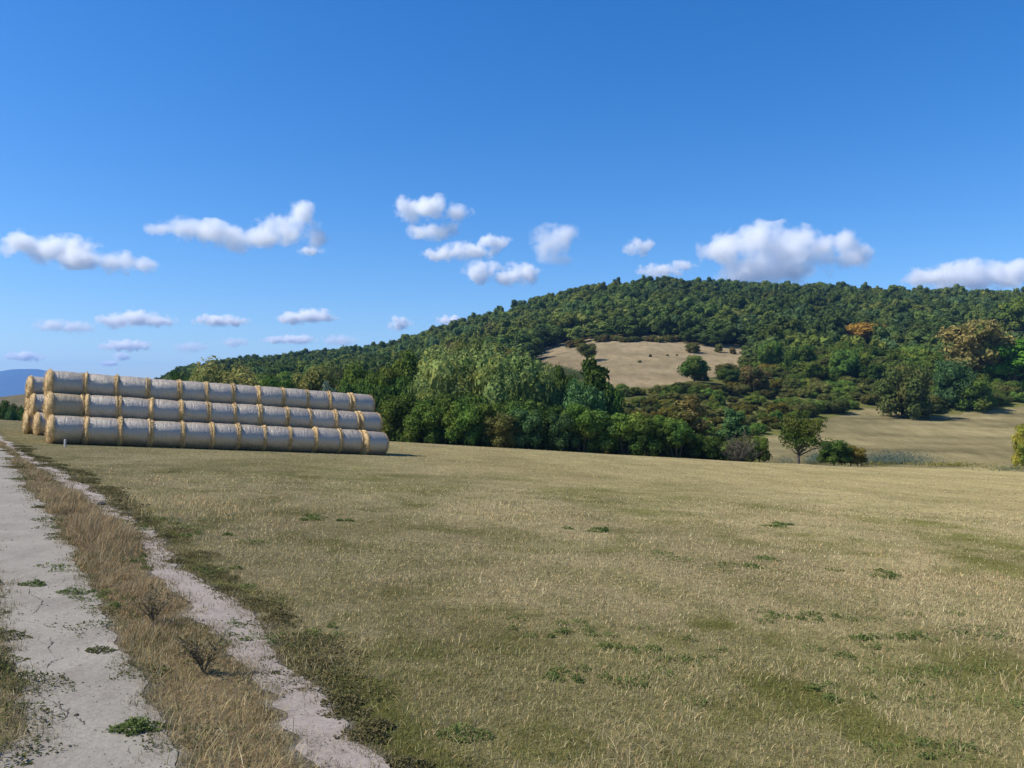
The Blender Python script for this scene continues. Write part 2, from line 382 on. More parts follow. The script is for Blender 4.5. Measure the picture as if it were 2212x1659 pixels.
# ------------------------------------------------------------------ grass
def blades(P, h, w, c, lean=.5, wind=(.25, .05), curl=1.0):
    n = len(P); z = hgt(P[:, 0], P[:, 1])
    th = R_.uniform(0, 2 * math.pi, n); side = np.stack([np.cos(th), np.sin(th), np.zeros(n)], 1)
    ph = R_.uniform(0, 2 * math.pi, n); la = np.abs(R_.normal(0, lean, n))
    d = np.stack([np.cos(ph) * la + wind[0], np.sin(ph) * la + wind[1], np.zeros(n)], 1)
    B = np.stack([P[:, 0], P[:, 1], z - .004], 1)
    H = h[:, None]; W = w[:, None]; up = np.array([0, 0, 1.])
    nrm = np.sqrt(1 + (d ** 2).sum(1, keepdims=True))
    M = B + H * (.55 * up + .40 * d) / nrm
    T = B + H * (up * np.where(curl, .95, .95) + d * (1.05)) / nrm
    V = np.stack([B - side * W, B + side * W, M + side * W * .8, M - side * W * .8, T], 1).reshape(-1, 3)
    k = np.arange(n) * 5
    Q = np.stack([k, k + 1, k + 2, k + 3], 1); T3 = np.stack([k + 3, k + 2, k + 4], 1)
    return V, Q, T3, np.repeat(c, 5, 0)
class BL:
    def __init__(s): s.a = []; s.n = 0
    def add(s, *args, **kw):
        V, Q, T, C = blades(*args, **kw); s.a.append((V, Q + s.n, T + s.n, C)); s.n += len(V)
    def build(s, name, m):
        cat = [np.concatenate(x) for x in zip(*s.a)]
        return link(name, make_mesh(name, cat[0], cat[1], cat[2], [m], colr=cat[3]))
grass_m = attr_mat('grass_blades', .25)
def fan(n, y0, y1, u0=-.75, u1=.75, power=0.):
    Y = np.exp(R_.uniform(math.log(y0), math.log(y1), n)) if power else R_.uniform(y0, y1, n)
    return np.stack([R_.uniform(u0, u1, n) * Y, Y], 1)
def in_stack(P):
    a = (P[:, 0] + 18.9) * .866 + (P[:, 1] - 33.4) * .5; b = -(P[:, 0] + 18.9) * .5 + (P[:, 1] - 33.4) * .866
    return (a > -.6) & (a < 15.4) & (b > -.45) & (b < 4)
field = BL()
for (y0, y1, n, hm) in ((1.2, 2.9, 26000, .052), (2.9, 6, 125000, .043), (6, 11, 105000, .036), (11, 22, 100000, .034), (22, 42, 60000, .032), (42, 78, 45000, .035)):
    um = 2.2 if y0 < 2 else (1.0 if y0 < 5 else .78); P = fan(n, y0, y1, -um if y0 < 2 else -.75, um)
    inL, inR, mid, right, left = tracks(P[:, 0], P[:, 1])
    ok = (np.maximum(inL, inR) < -.03 + R_.normal(0, .04, len(P))) & ~((mid > 0) & (R_.random(len(P)) < .35)) & ~in_stack(P) & (P[:, 1] < edge_y(P[:, 0] / P[:, 1]) + 2)
    P = P[ok]; n = len(P)
    g = greenness(P[:, 0], P[:, 1]); tone = fbm(P[:, 0] * .7, P[:, 1] * .5, 61, 4)
    isg = R_.random(n) < g * .70 + .07 + .14 * (1 - sstep(8, 18, P[:, 1]))
    dry = DRY[None] + (STRAW - DRY)[None] * R_.uniform(-.2, 1.25, (n, 1)) * (tone * 1.6)[:, None]
    pale = (R_.random(n) < .05)[:, None]; dry = np.where(pale, np.array([.43, .37, .23]), dry)
    red = (R_.random(n) < .2 + .3 * sstep(.5, .7, fbm(P[:, 0] * .4 + 3, P[:, 1] * .4, 77, 3)))[:, None]; dry = np.where(red, dry * np.array([1.02, .86, .78]), dry)
    grn = OLIVE[None] * 1.25 + (GREEN * 1.35 - OLIVE)[None] * R_.uniform(0, 1, (n, 1))
    c = np.where(isg[:, None], grn, dry * 1.27) * np.exp(R_.normal(0, .22, (n, 1)))
    tall = sstep(.50, .70, fbm(P[:, 0] * .5 + 9, P[:, 1] * .5, 91, 3)) * (1 - .75 * sstep(1.2, 3.5, P[:, 0] - np.interp(P[:, 1], [p[1] for p in RR], [p[0] for p in RR])) * sstep(4.5, 6.5, P[:, 1]))
    h = hm * R_.uniform(.35, 1.3, n) * (1 + 1.3 * R_.random(n) * (R_.random(n) < .12)) * (1 + 1.7 * tall * (P[:, 1] < 25) * (~isg)) * np.where(isg, .75, 1)
    w = np.maximum(.0016, P[:, 1] * .00036) * R_.uniform(.7, 1.3, n)
    field.add(P, h, w, c, lean=1.15, wind=(.15, .05))
fo = field.build('field_grass', grass_m); tag(fo, 'short dry yellow and olive grass covering the mown field', 'grass', kind='stuff')
# tall dry grass of the strip between the ruts and at the track's left edge
tallg = BL()
for (y0, y1, n) in ((2.9, 6, 90000), (6, 12, 90000), (12, 32, 60000)):
    Y = R_.uniform(y0, y1, n)
    lr, rl, ll = edge(LR, Y, 2), edge(RL, Y, 3), edge(LL, Y, 1)
    t = R_.random(n); X = lr + (rl - lr) * (.5 + (t - .5) * 1.02 + R_.normal(0, 1, n) * np.where(R_.random(n) < .3, .13, .03))
    ls = R_.random(n) < .2; X = np.where(ls, ll - np.abs(R_.normal(0, .5, n)) + .03, X)
    P = np.stack([X, Y], 1)
    # clump
    cl = fbm(X * 1.6, Y * 1.1, 101, 3); keep = (R_.random(n) < np.clip((cl - .40) * 2.2, .05, .5)) & (X > -.75 * Y)
    P, cl, ls = P[keep], cl[keep], ls[keep]; n = len(P); X, Y = P[:, 0], P[:, 1]
    mid = np.minimum(X - edge(LR, Y, 2), edge(RL, Y, 3) - X)
    big = sstep(.45, .68, cl) * sstep(-.02, .22, mid)
    gpat = np.maximum(.22 + .6 * sstep(.48, .62, fbm(X * .9 + 4, Y * .5, 111, 3)), ls * sstep(.42, .55, fbm(X * .5, Y * .7, 112, 2)))
    isg = R_.random(n) < gpat * .8
    tan = np.array([.33, .25, .135]) + R_.uniform(0, 1, (n, 1)) * np.array([.15, .135, .095])
    rd = (R_.random(n) < .3)[:, None]; tan = np.where(rd, tan * np.array([.92, .80, .72]), tan)
    grn = np.array([.085, .10, .032]) + R_.uniform(0, 1, (n, 1)) * np.array([.11, .075, .03])
    c = np.where(isg[:, None], grn, tan) * R_.uniform(.7, 1.15, (n, 1))
    h = (.028 + .095 * big * np.interp(Y, [3, 8, 10], [.55, .62, 1.0])) * np.exp(R_.normal(-.1, .45, n)) * np.where(isg, .6, 1)
    tallk = sstep(8.5, 10, Y) * (1 - sstep(13.5, 16, Y)); h = h * (1 + .35 * tallk)
    w = np.maximum(.0013, Y * .00033) * R_.uniform(.7, 1.3, n)
    tallg.add(P, h, w, c, lean=.85, wind=(.22, .05))
for E_, sd_ in ((LL, 1), (LR, 2), (RL, 3), (RR, 4)):
    n = 16000; Y = 2.9 * np.exp(R_.uniform(0, math.log(8), n)); X = edge(E_, Y, sd_) + R_.normal(0, .07, n) * (1 + Y * .04)
    keep = (fbm(X * 3, Y * 2, 171 + sd_, 3) > .43) & (X > -.75 * Y); X, Y = X[keep], Y[keep]; n = len(X)
    c = np.where((R_.random(n) < .45)[:, None], np.array([.12, .115, .042]), np.array([.33, .26, .15])) * np.exp(R_.normal(0, .25, (n, 1)))
    tallg.add(np.stack([X, Y], 1), .035 * R_.uniform(.4, 1.6, n), np.maximum(.0014, Y * .00034), c, lean=1.1, wind=(.1, .0))
to = tallg.build('track_grass', grass_m); tag(to, 'tall reddish dry grass growing between and beside the two ruts', 'grass', kind='stuff')
# low weeds: dark green mats by the track edge, bright clumps out in the field, tufts on the ruts
weeds = []
def mat_of_weed(cx, cy, r, n, hgt_, c1, c2, s=.018, lie=.6):
    n = int(n * 1.9); ang = R_.uniform(0, 2 * math.pi, n); rr = r * np.sqrt(R_.random(n)) * (.55 + .9 * vnoise(np.cos(ang) * 2 + cx * 5, np.sin(ang) * 2 + cy * 5, 3))
    X = cx + rr * np.cos(ang) * 1.25; Y = cy + rr * np.sin(ang)
    Z = hgt(X, Y) + .006 + R_.random(n) * hgt_ * np.clip(1.1 - rr / r, .15, 1)
    Nn = unit(np.stack([R_.normal(0, lie, n), R_.normal(0, lie, n), np.ones(n)], 1))
    V, Q = leaf_quads(np.stack([X, Y, Z], 1), Nn, np.full(n, s * .62) * R_.uniform(.6, 1.4, n), .5)
    C = np.array(c1) + (np.array(c2) - np.array(c1)) * R_.random((n, 1))
    weeds.append((V, Q, np.repeat(C, 4, 0)))
DG1, DG2, BG1, BG2 = (.085, .082, .036), (.185, .158, .075), (.085, .13, .036), (.17, .205, .065)
y = 2.9
while y < 30:
    rr = float(edge(RR, np.array([y]), 4)[0]); k = max(.018, y * .0022)
    if random.random() < .85:
        mat_of_weed(rr + random.uniform(.02, .36), y, random.uniform(.07, .22) * (1 + y * .03), int(260 / (1 + y * .03)), .05, DG1, DG2, k)
    if random.random() < .16: mat_of_weed(rr - random.uniform(.0, .2), y, random.uniform(.05, .11), 60, .03, (.09, .08, .04), (.2, .16, .08), k * .6)
    lr = float(edge(LR, np.array([y]), 2)[0])
    if random.random() < .28: mat_of_weed(lr + random.uniform(-.15, .2), y, random.uniform(.06, .2) * (1 + y * .03), 110, .04, DG1, (.12, .15, .05), k)
    ll = float(edge(LL, np.array([y]), 1)[0])
    if y < 14 and random.random() < .6: mat_of_weed(ll + random.uniform(-.4, .06), y, random.uniform(.08, .22), 200, .07, DG1, (.13, .15, .05), k)
    y += .07 + y * .022
for dx, dy, r in [(1790, 1335, .22), (1690, 1340, .2), (1240, 1355, .2), (1225, 1365, .16), (1885, 1385, .2), (1870, 1440, .3), (1000, 1590, .1), (1815, 1505, .14), (1480, 1415, .2), (2100, 1475, .5), (2180, 1500, .4), (1340, 1410, .16), (1210, 1460, .18), (2030, 1620, .18), (1685, 1135, .3), (1295, 1147, .25), (2150, 1365, .4), (1560, 1215, .5), (1900, 1240, .3), (700, 1125, .35), (300, 1575, .09), (285, 1580, .08), (205, 1290, .16), (230, 1305, .14), (160, 1282, .1), (75, 1265, .08), (240, 1210, .25), (220, 1230, .22), (330, 1135, .4), (390, 1150, .4), (640, 1380, .2), (590, 1360, .2), (470, 1245, .3), (1380, 1480, .2), (2000, 1380, .2)]:
    x, yv = gpt(dx, dy)
    if r < .12: mat_of_weed(x, yv, r, int(150 + 500 * r), .07, BG1, BG2, max(.016, yv * .0024), .75); continue
    for _ in range(7):
        mat_of_weed(x + random.gauss(0, r * .9), yv + random.gauss(0, r * .8), r * random.uniform(.15, .5), int(20 + 70 * r), .05, BG1, BG2, max(.016, yv * .0024), .8)
cat = [np.concatenate(x) for x in zip(*[(V, C) for V, Q, C in weeds])]
nq = len(cat[0]) // 4
wo = link('low_weeds', make_mesh('low_weeds', cat[0], np.arange(nq * 4).reshape(-1, 4), None, [attr_mat('weed_leaves', .3)], colr=cat[1]))
tag(wo, 'low green weeds matted along the ruts and dotted over the field', 'weeds', kind='stuff')
# ---- foliage and bark
bark = simple_mat('bark', (.045, .034, .022), (.10, .078, .052), 6)
greybark = simple_mat('grey_bark', (.085, .072, .048), (.15, .128, .088), 6); darkbark = simple_mat('dark_bark', (.06, .05, .04), (.12, .10, .08), 6)
# dark woody weeds standing in the middle strip
def woody_weed(name, dx, dy, hh, label):
    x, yv = gpt(dx, dy); mb = MB()
    lm = MB()
    for k in range(8):
        a = random.uniform(0, 6.28); t = random.uniform(.15, .75); L = hh * random.uniform(.6, 1.1)
        p = [np.array([math.cos(a) * t * L * s ** 1.2, math.sin(a) * t * L * s ** 1.2, L * s * (1 - .25 * t * s)]) for s in np.linspace(0, 1, 6)]
        mb.add(*tube(p, np.linspace(.006, .002, 6), 4), None, 0)
        for q in range(22):
            s = random.uniform(.25, 1); i = min(4, int(s * 5)); b0 = p[i] + (p[i + 1] - p[i]) * (s * 5 - i)
            e = b0 + np.array([random.gauss(0, .035), random.gauss(0, .035), random.gauss(.02, .025)])
            mb.add(*tube([b0, e], [.0025, .0012], 3), None, 0)
            lm.add(*leaf_quads(e[None], unit(R_.normal(size=(1, 3))), .012, .5), None, 0)
    root = bpy.data.objects.new(name, None); col.objects.link(root); root.location = (x, yv, h1(x, yv))
    link('stem', mb.mesh('stem', [simple_mat('weed_stem', (.11, .088, .055), (.19, .15, .09), 20)]), root)
    link('foliage', lm.mesh('foliage', [foliage_mat('weed_foliage', (.10, .095, .03), (.2, .16, .06))]), root)
    tag(root, label, 'weed')
woody_weed('woody_weed', 440, 1455, .25, 'dark bushy weed in the strip between the ruts, the nearer of the two')
woody_weed('woody_weed', 332, 1345, .26, 'thin dark weed in the strip between the ruts, the farther of the two')

# ------------------------------------------------------------------ straw bales
BR, BLEN = .615, 1.13
def net_mat(name, straw_amt):
    m, nt, nd, lk = new_mat(name); tc = N(nt, 'ShaderNodeTexCoord'); oi = N(nt, 'ShaderNodeObjectInfo')
    off = N(nt, 'ShaderNodeVectorMath', operation='ADD'); lk.new(tc.outputs['Object'], off.inputs[0])
    sc_ = N(nt, 'ShaderNodeVectorMath', operation='SCALE', inp={'Scale': 40.}); lk.new(oi.outputs['Location'], sc_.inputs[0]); lk.new(sc_.outputs[0], off.inputs[1])
    mp = N(nt, 'ShaderNodeMapping'); mp.inputs['Scale'].default_value = (9, 1.3, 1.3); lk.new(off.outputs[0], mp.inputs[0])
    st = noise(nt, mp.outputs[0], 1.6, 5, .65); fine = noise(nt, off.outputs[0], 38, 4, .7); big = noise(nt, off.outputs[0], 2.2, 3)
    c = mixc(nt, 'MIX', ramp(nt, st, .3, .7), (.165, .122, .076), (.325, .270, .20))
    c = mixc(nt, 'MIX', math_(nt, 'MULTIPLY', ramp(nt, math_(nt, 'ADD', fine, math_(nt, 'MULTIPLY', big, .6)), .78 - straw_amt * .3, 1.05 - straw_amt * .3), .3 + straw_amt * .65), c, (.36, .26, .12))
    df = N(nt, 'ShaderNodeBsdfDiffuse'); lk.new(c, df.inputs[0])
    gl = N(nt, 'ShaderNodeBsdfGlossy', inp={'Color': (1, .96, .90, 1)}); lk.new(ramp(nt, st, .3, .7, .44, .60), gl.inputs['Roughness'])
    b = N(nt, 'ShaderNodeMixShader'); lk.new(df.outputs[0], b.inputs[1]); lk.new(gl.outputs[0], b.inputs[2])
    lk.new(ramp(nt, math_(nt, 'ADD', st, math_(nt, 'MULTIPLY', fine, .7)), .5, 1.15, .34 - .25 * straw_amt, .16 - .11 * straw_amt), b.inputs[0])
    bp = N(nt, 'ShaderNodeBump', inp={'Strength': .85, 'Distance': .035}); lk.new(math_(nt, 'ADD', st, math_(nt, 'MULTIPLY', fine, .6)), bp.inputs['Height']); lk.new(bp.outputs[0], df.inputs['Normal']); lk.new(bp.outputs[0], gl.inputs['Normal'])
    o = N(nt, 'ShaderNodeOutputMaterial'); lk.new(b.outputs[0], o.inputs[0]); return m
def straw_mat():
    m, nt, nd, lk = new_mat('straw'); geo = N(nt, 'ShaderNodeNewGeometry'); tc = N(nt, 'ShaderNodeTexCoord')
    c = mixc(nt, 'MIX', geo.outputs['Random Per Island'], (.43, .30, .13), (.66, .49, .25))
    c = mixc(nt, 'MULTIPLY', .7, c, mixc(nt, 'MIX', noise(nt, tc.outputs['Object'], 14, 4), (.55, .5, .4), (1.2, 1.15, 1.1)))
    b = N(nt, 'ShaderNodeBsdfPrincipled', inp={'Roughness': .75}); lk.new(c, b.inputs['Base Color'])
    o = N(nt, 'ShaderNodeOutputMaterial'); lk.new(b.outputs[0], o.inputs[0]); return m
NET, NETS, STRAW_M = net_mat('net_wrap', .12), net_mat('straw_laden_wrap', .75), straw_mat()
def net_mesh(seed):
    nth, nx = 56, 16; xs = np.linspace(-BLEN / 2, BLEN / 2, nx); V = []
    for i, x in enumerate(xs):
        th = np.arange(nth) * 2 * math.pi / nth; e = 1 - (2 * x / BLEN) ** 2
        r = BR - .035 + .03 * e + .022 * (fbm(np.cos(th) * 2 + 5 + seed, np.sin(th) * 2 + x * 1.5 + 5, seed, 3) - .5) + .012 * (vnoise(np.cos(th) * 5 + 9, np.sin(th) * 5 + x * 9 + 9, seed) - .5)
        zz = np.sin(th) * r; zz = np.where(zz < -BR * .9, -BR * .9 + (zz + BR * .9) * .3, zz)
        V.append(np.stack([np.full(nth, x), np.cos(th) * r, zz], 1))
    V = np.concatenate(V)
    Q = [(i * nth + k, i * nth + (k + 1) % nth, (i + 1) * nth + (k + 1) % nth, (i + 1) * nth + k) for i in range(nx - 1) for k in range(nth)]
    return MB().add(V, Q, None, 0, True)
def straw_mesh(seed, side):
    """the bare end: a shaggy bulging disc whose straw folds a hand's width over the edge of the wrap"""
    r0 = np.random.default_rng(seed); mb = MB(); nth = 40
    prof = [(-.075, BR - .045), (-.035, BR + .012), (.01, BR + .010), (.06, BR - .045), (.115, BR * .75), (.14, BR * .45), (.13, BR * .18), (.12, .02)]
    V = []; th = np.arange(nth) * 2 * math.pi / nth
    for j, (x, r) in enumerate(prof):
        lump = (vnoise(np.cos(th) * 4 + 7 + j, np.sin(th) * 4 + 7, seed + j) - .5)
        rr = r + lump * .045 * (j < 4); xx = x + (vnoise(np.cos(th) * 3 + 3, np.sin(th) * 3 + j * 1.7, seed) - .5) * .08
        zz = np.sin(th) * rr; zz = np.where(zz < -BR * .93, -BR * .93 + (zz + BR * .93) * .3, zz)
        V.append(np.stack([side * (BLEN / 2 + xx), np.cos(th) * rr, zz], 1))
    Q = [(j * nth + k, j * nth + (k + 1) % nth, (j + 1) * nth + (k + 1) % nth, (j + 1) * nth + k) for j in range(len(prof) - 1) for k in range(nth)]
    mb.add(np.concatenate(V), Q, None, 0, True)
    n = 900; j = r0.integers(0, 7, n); t = r0.uniform(0, 2 * math.pi, n); pr = np.array(prof)
    x = pr[j, 0]; r = pr[j, 1] + r0.uniform(0, .03, n)
    rim = np.isin(j, (0, 1, 2, 3))
    P = np.stack([side * (BLEN / 2 + x + r0.uniform(-.01, .05, n)), np.cos(t) * r, np.sin(t) * r], 1)
    P[:, 2] = np.maximum(P[:, 2], -BR * .96)
    out = np.stack([np.zeros(n), np.cos(t), np.sin(t)], 1); ax = np.stack([np.full(n, side * 1.), np.zeros(n), np.zeros(n)], 1)
    Nn = unit(np.where(rim[:, None], out + .5 * ax, ax + .3 * out) + r0.normal(0, .45, (n, 3)))
    tang = np.stack([r0.normal(0, .6, n), -np.sin(t), np.cos(t)], 1) + r0.normal(0, .5, (n, 3))
    Vq, Qq = leaf_quads(P, Nn, r0.uniform(.03, .085, n), .16, tang); mb.add(Vq, Qq, None, 0, False)
    return mb
NETM = [net_mesh(s).mesh('net_wrap', [NET]) for s in range(4)]; NETL = net_mesh(9).mesh('net_wrap', [NETS])
SL = [straw_mesh(20 + s, -1).mesh('straw_end', [STRAW_M]) for s in range(4)]; SR = [straw_mesh(40 + s, 1).mesh('straw_end', [STRAW_M]) for s in range(4)]
AX = np.array([math.cos(math.radians(30)), .5]); PP = np.array([-.5, math.cos(math.radians(30))])
SLOPE = math.atan(.067)
bales = 0
def bale(pos2, zc, label, group, rz=0., length=1., net=None, ry=0.):
    global bales
    root = bpy.data.objects.new('straw_bale', None); col.objects.link(root)
    off = random.uniform(-.05, .05); root.location = (pos2[0] + PP[0] * off, pos2[1] + PP[1] * off, zc + random.uniform(-.012, .02))
    root.rotation_euler = (random.uniform(-.02, .02), SLOPE + ry + random.uniform(-.025, .025), math.radians(30 + rz) + random.uniform(-.04, .04))
    root.scale = (length, 1, 1)
    roll = random.uniform(-.25, .25)
    fat = random.uniform(.965, 1.03); k1, k2 = random.uniform(.985, 1.03), random.uniform(.93, 1.0)
    link('net_wrap', net or NETM[bales % 4], root, scale=(1, fat, fat))
    link('straw_end', SL[(bales * 3 + 1) % 4], root, scale=(1, fat * k1, fat * k1)); link('straw_end', SR[(bales + 2) % 4], root, scale=(1, fat * k2, fat * k2))
    tag(root, label, 'bale', group); bales += 1
    return root
ORD = ['first', 'second', 'third', 'fourth', 'fifth', 'sixth', 'seventh', 'eighth', 'ninth', 'tenth', 'eleventh', 'twelfth']
S0 = np.array([-18.75, 33.45]); DZ = .945; DP = .83
def row(seams, k, colm, dz=0.):
    """bales between seams (picture columns) of the row k up the pile, colm columns back"""
    base = S0 + PP * (DP * k + 2 * DP * colm); vis = base + np.array([.5, -.866]) * BR * .7
    out = []
    for a, b_ in zip(seams[:-1], seams[1:]):
        t = []
        for dx in (a, b_):
            u = (dx / S - CX) / F; t.append((u * vis[1] - vis[0]) / (AX[0] - AX[1] * u))
        out.append((base + AX * (t[0] + t[1]) / 2, t[1] - t[0]))
    return out
rowsA = {0: [105, 185, 258, 325, 393, 457, 514, 572, 627, 681, 736, 785, 835], 1: [95, 185, 255, 325, 390, 450, 508, 562, 620, 671, 725, 775, 822], 2: [99, 183, 250, 320, 387, 446, 503, 558, 611, 664, 712, 758, 806]}
RN = {0: 'bottom', 1: 'middle', 2: 'top'}
GA, GB = 'round straw bales in the long near stack', 'round straw bales in the stack farther back'
def gz(p): return h1(p[0], p[1])
def plane_z(p): return -.0563 * p[0] - .0363 * p[1]
for k in range(3):
    L = row(rowsA[k], k, 0)
    for i, (p, ln) in enumerate(L):
        sc = min(1.08, max(.93, ln / 1.2)) * random.uniform(.965, 1.01); rz = 0; net = None; extra = 'pale net-wrapped straw bale'
        if i == len(L) - 1: rz = 11; extra = 'slightly turned straw bale'
        if i == 0: rz = 9; extra = 'wrapped bale with golden straw end'
        if k == 1 and i == 0: net = NETL; extra = 'bale with straw poking through its net'
        place = 'at left end of' if i == 0 else ('at right end of' if i == len(L) - 1 else ORD[i] + ' from left in')
        z = plane_z(p) + BR - .03 + DZ * k + random.uniform(-.012, .02) + (.03 if i == 0 and k == 2 else 0)
        bale(p, z, f'{extra}, {place} {RN[k]} row of near stack', GA, rz, sc, net)
# columns behind the front ones of the near stack: their left ends show
for k, cm in ((0, 1), (1, 1)):
    base = S0 + PP * (DP * k + 2 * DP * cm) - AX * (.38 if k == 0 else .22)
    for i in range(12):
        p = base + AX * (1.235 * i + .62)
        lab = f'golden straw bale end, second column back, {RN[k]} row of near stack' if i == 0 else f'straw bale hidden inside the {RN[k]} row of the near stack'
        bale(p, plane_z(p) + BR - .03 + DZ * k, lab, GA, 9 if i == 0 else 0)
# stack farther back
SB = np.array([-24.3, 41.6]) - AX * .5
for k, cm, n, sh in ((0, 0, 3, .1), (0, 1, 2, -.4), (1, 0, 9, -.1), (1, 1, 9, -.32), (2, 0, 9, -.25)):
    base = SB + PP * (DP * k + 2 * DP * cm) + AX * sh
    for i in range(n):
        p = base + AX * (1.235 * i + .62)
        nm = 'front column' if cm == 0 else 'rear column'
        if i == 0: lab = f'golden straw bale end in {RN[k]} row, {nm}, of the farther stack' if k < 2 else 'golden straw bale end on top of the farther stack by the blue mountain'
        elif k == 2 and i == 6: lab = 'round bale of the farther stack peeping over the top row of the near stack'
        else: lab = f'straw bale of the {RN[k]} row of the farther stack hidden by the near stack'
        z = plane_z(p) + BR - .03 + DZ * k + (.10 if k == 2 and i == 6 else 0)
        bale(p, z, lab, GB, 9 if i == 0 else 0)
# stake before the first bale
x, yv = gpt(145, 966); st = MB()
V, Q = tube([(0, 0, -.1), (0, 0, .12), (.01, 0, .27), (.012, 0, .285)], [.045, .043, .042, .03], 6); st.add(V, Q, None, 0, False); st.add(V[-6:], None, [(0, 1, 2), (0, 2, 3), (0, 3, 4), (0, 4, 5)])
yv -= .15
tag(link('stake', st.mesh('stake', [simple_mat('weathered_wood', (.38, .37, .35), (.52, .5, .47), 12)]), loc=(x, yv, h1(x, yv))), 'short pale wooden stake standing in front of the bottom left bale', 'stake')
# dark clod on the right rut
x, yv = gpt(219, 1092); V, T = ico(); V = V * np.array([.11, .07, .045]) * (1 + R_.normal(0, .12, (12, 1)))
tag(link('earth_clod', make_mesh('earth_clod', V, None, T, [simple_mat('dark_clod', (.03, .028, .025), (.07, .06, .05), 20)]), loc=(x, yv, h1(x, yv) + .02)), 'dark clod of earth lying on the far part of the right rut', 'clod')

# ------------------------------------------------------------------ trees
def crown_pts(lobes, n, jit=.55, shell=(.72, 1.04)):
    A = np.array([l[3] * l[4] + l[4] * l[5] + l[3] * l[5] for l in lobes]); k = R_.choice(len(lobes), n, p=A / A.sum())
    L = np.array(lobes)[k]; d = unit(R_.normal(size=(n, 3))); d[:, 2] = np.where((d[:, 2] < -.3) & (R_.random(n) < .5), -d[:, 2], d[:, 2])
    lump = .86 + .28 * vnoise(d[:, 0] * 2.6 + k * 3.1 + 9, d[:, 1] * 2.6 + d[:, 2] * 2.1 + 9, 5)
    r = R_.uniform(*shell, n) * lump
    P = L[:, :3] + d * L[:, 3:6] * r[:, None]
    return P, unit(d / L[:, 3:6] * L[:, 3:4] + R_.normal(0, jit, (n, 3)))
def crown(mb, lobes, n, s, m=0, core=.7, jit=.42, asp=.62):
    P, Nn = crown_pts(lobes, n, jit)
    V, Q = leaf_quads(P, Nn, s * R_.uniform(.55, 1.35, n), asp); mb.add(V, Q, None, m)
    if core:
        v, t = ico()
        for l in lobes: mb.add(np.array(l[:3]) + v * np.array(l[3:6]) * core * R_.uniform(.85, 1.1, (12, 1)), None, t, m)
def lobes_round(H, W, n, low=.12, seed=0, top=.9):
    """lobes of a broad crown between low*H and H, W wide"""
    r = np.random.default_rng(seed); L = []; zc, hz = H * (low + 1) / 2, H * (1 - low) / 2
    L.append((0, 0, zc, W * .34, W * .34, hz * .72))
    for i in range(n):
        a = 2.4 * i + r.uniform(-.4, .4); v = -0.75 + 1.6 * (i + .5) / n; rr = math.sqrt(max(0.05, 1 - min(1, abs(v)) ** 2)) * (1 if v > -.2 else .85)
        k = W * r.uniform(.13, .27)
        L.append((math.cos(a) * rr * W * .33, math.sin(a) * rr * W * .33, zc + v * hz * .72, k, k, k * r.uniform(.75, 1.05)))
    return L
def trunk(mb, H, r, lobes=None, m=0, nl=4, lean=0.):
    p = [(0, 0, -.3), (lean * .2, 0, H * .3), (lean * .6, .05, H * .65), (lean, 0, H)]
    mb.add(*tube(p, [r * 1.15, r * .85, r * .6, r * .25], 8), None, m, True)
    if lobes:
        for l in lobes[1:1 + nl]:
            c = np.array(l[:3]); b0 = np.array([lean * .4, 0, min(H * .7, c[2] * .55)])
            mb.add(*tube([b0, (b0 + c) / 2 + [0, 0, .1], c], [r * .45, r * .3, r * .12], 6), None, m, True)
FM = {
 'dark': foliage_mat('leaf_dark_green', (0.052, 0.095, 0.023), (0.102, 0.169, 0.036), (0.113, 0.147, 0.030)),
 'mid': foliage_mat('leaf_mid_green', (0.078, 0.129, 0.026), (0.150, 0.218, 0.040), (0.160, 0.176, 0.033)),
 'blue': foliage_mat('leaf_blue_green', (0.056, 0.110, 0.040), (0.113, 0.193, 0.066), None),
 'bright': foliage_mat('leaf_bright_green', (0.079, 0.190, 0.019), (0.147, 0.302, 0.035), None),
 'olive': foliage_mat('leaf_olive', (.095, .108, .028), (.168, .176, .046), (.150, .134, .04)),
 'ochre': foliage_mat('leaf_ochre', (0.129, 0.111, 0.022), (0.215, 0.168, 0.035), (0.108, 0.111, 0.023)),
 'mossy': foliage_mat('leaf_mossy', (0.057, 0.075, 0.021), (0.109, 0.129, 0.037), (0.109, 0.098, 0.030)),
 'brown': foliage_mat('leaf_brown', (0.154, 0.113, 0.039), (0.294, 0.219, 0.084), (0.088, 0.106, 0.031)),
 'orange': foliage_mat('leaf_orange', (.34, .22, .035), (.52, .35, .07), None, .3, .08),
 'yellow': foliage_mat('leaf_yellow_green', (0.251, 0.215, 0.032), (0.430, 0.343, 0.058), (0.179, 0.207, 0.032)),
 'willow': foliage_mat('leaf_willow', (0.133, 0.183, 0.053), (0.250, 0.295, 0.101), (0.235, 0.239, 0.063), .35),
 'willowy': foliage_mat('leaf_willow_yellow', (0.235, 0.219, 0.058), (0.376, 0.336, 0.116), (0.172, 0.203, 0.062), .35),
 'grey': foliage_mat('leaf_grey_twigs', (0.085, 0.085, 0.050), (0.140, 0.135, 0.085), (0.060, 0.075, 0.030)),
 'silver': foliage_mat('leaf_silver', (0.145, 0.199, 0.138), (0.266, 0.323, 0.230), None)}
protos = {}
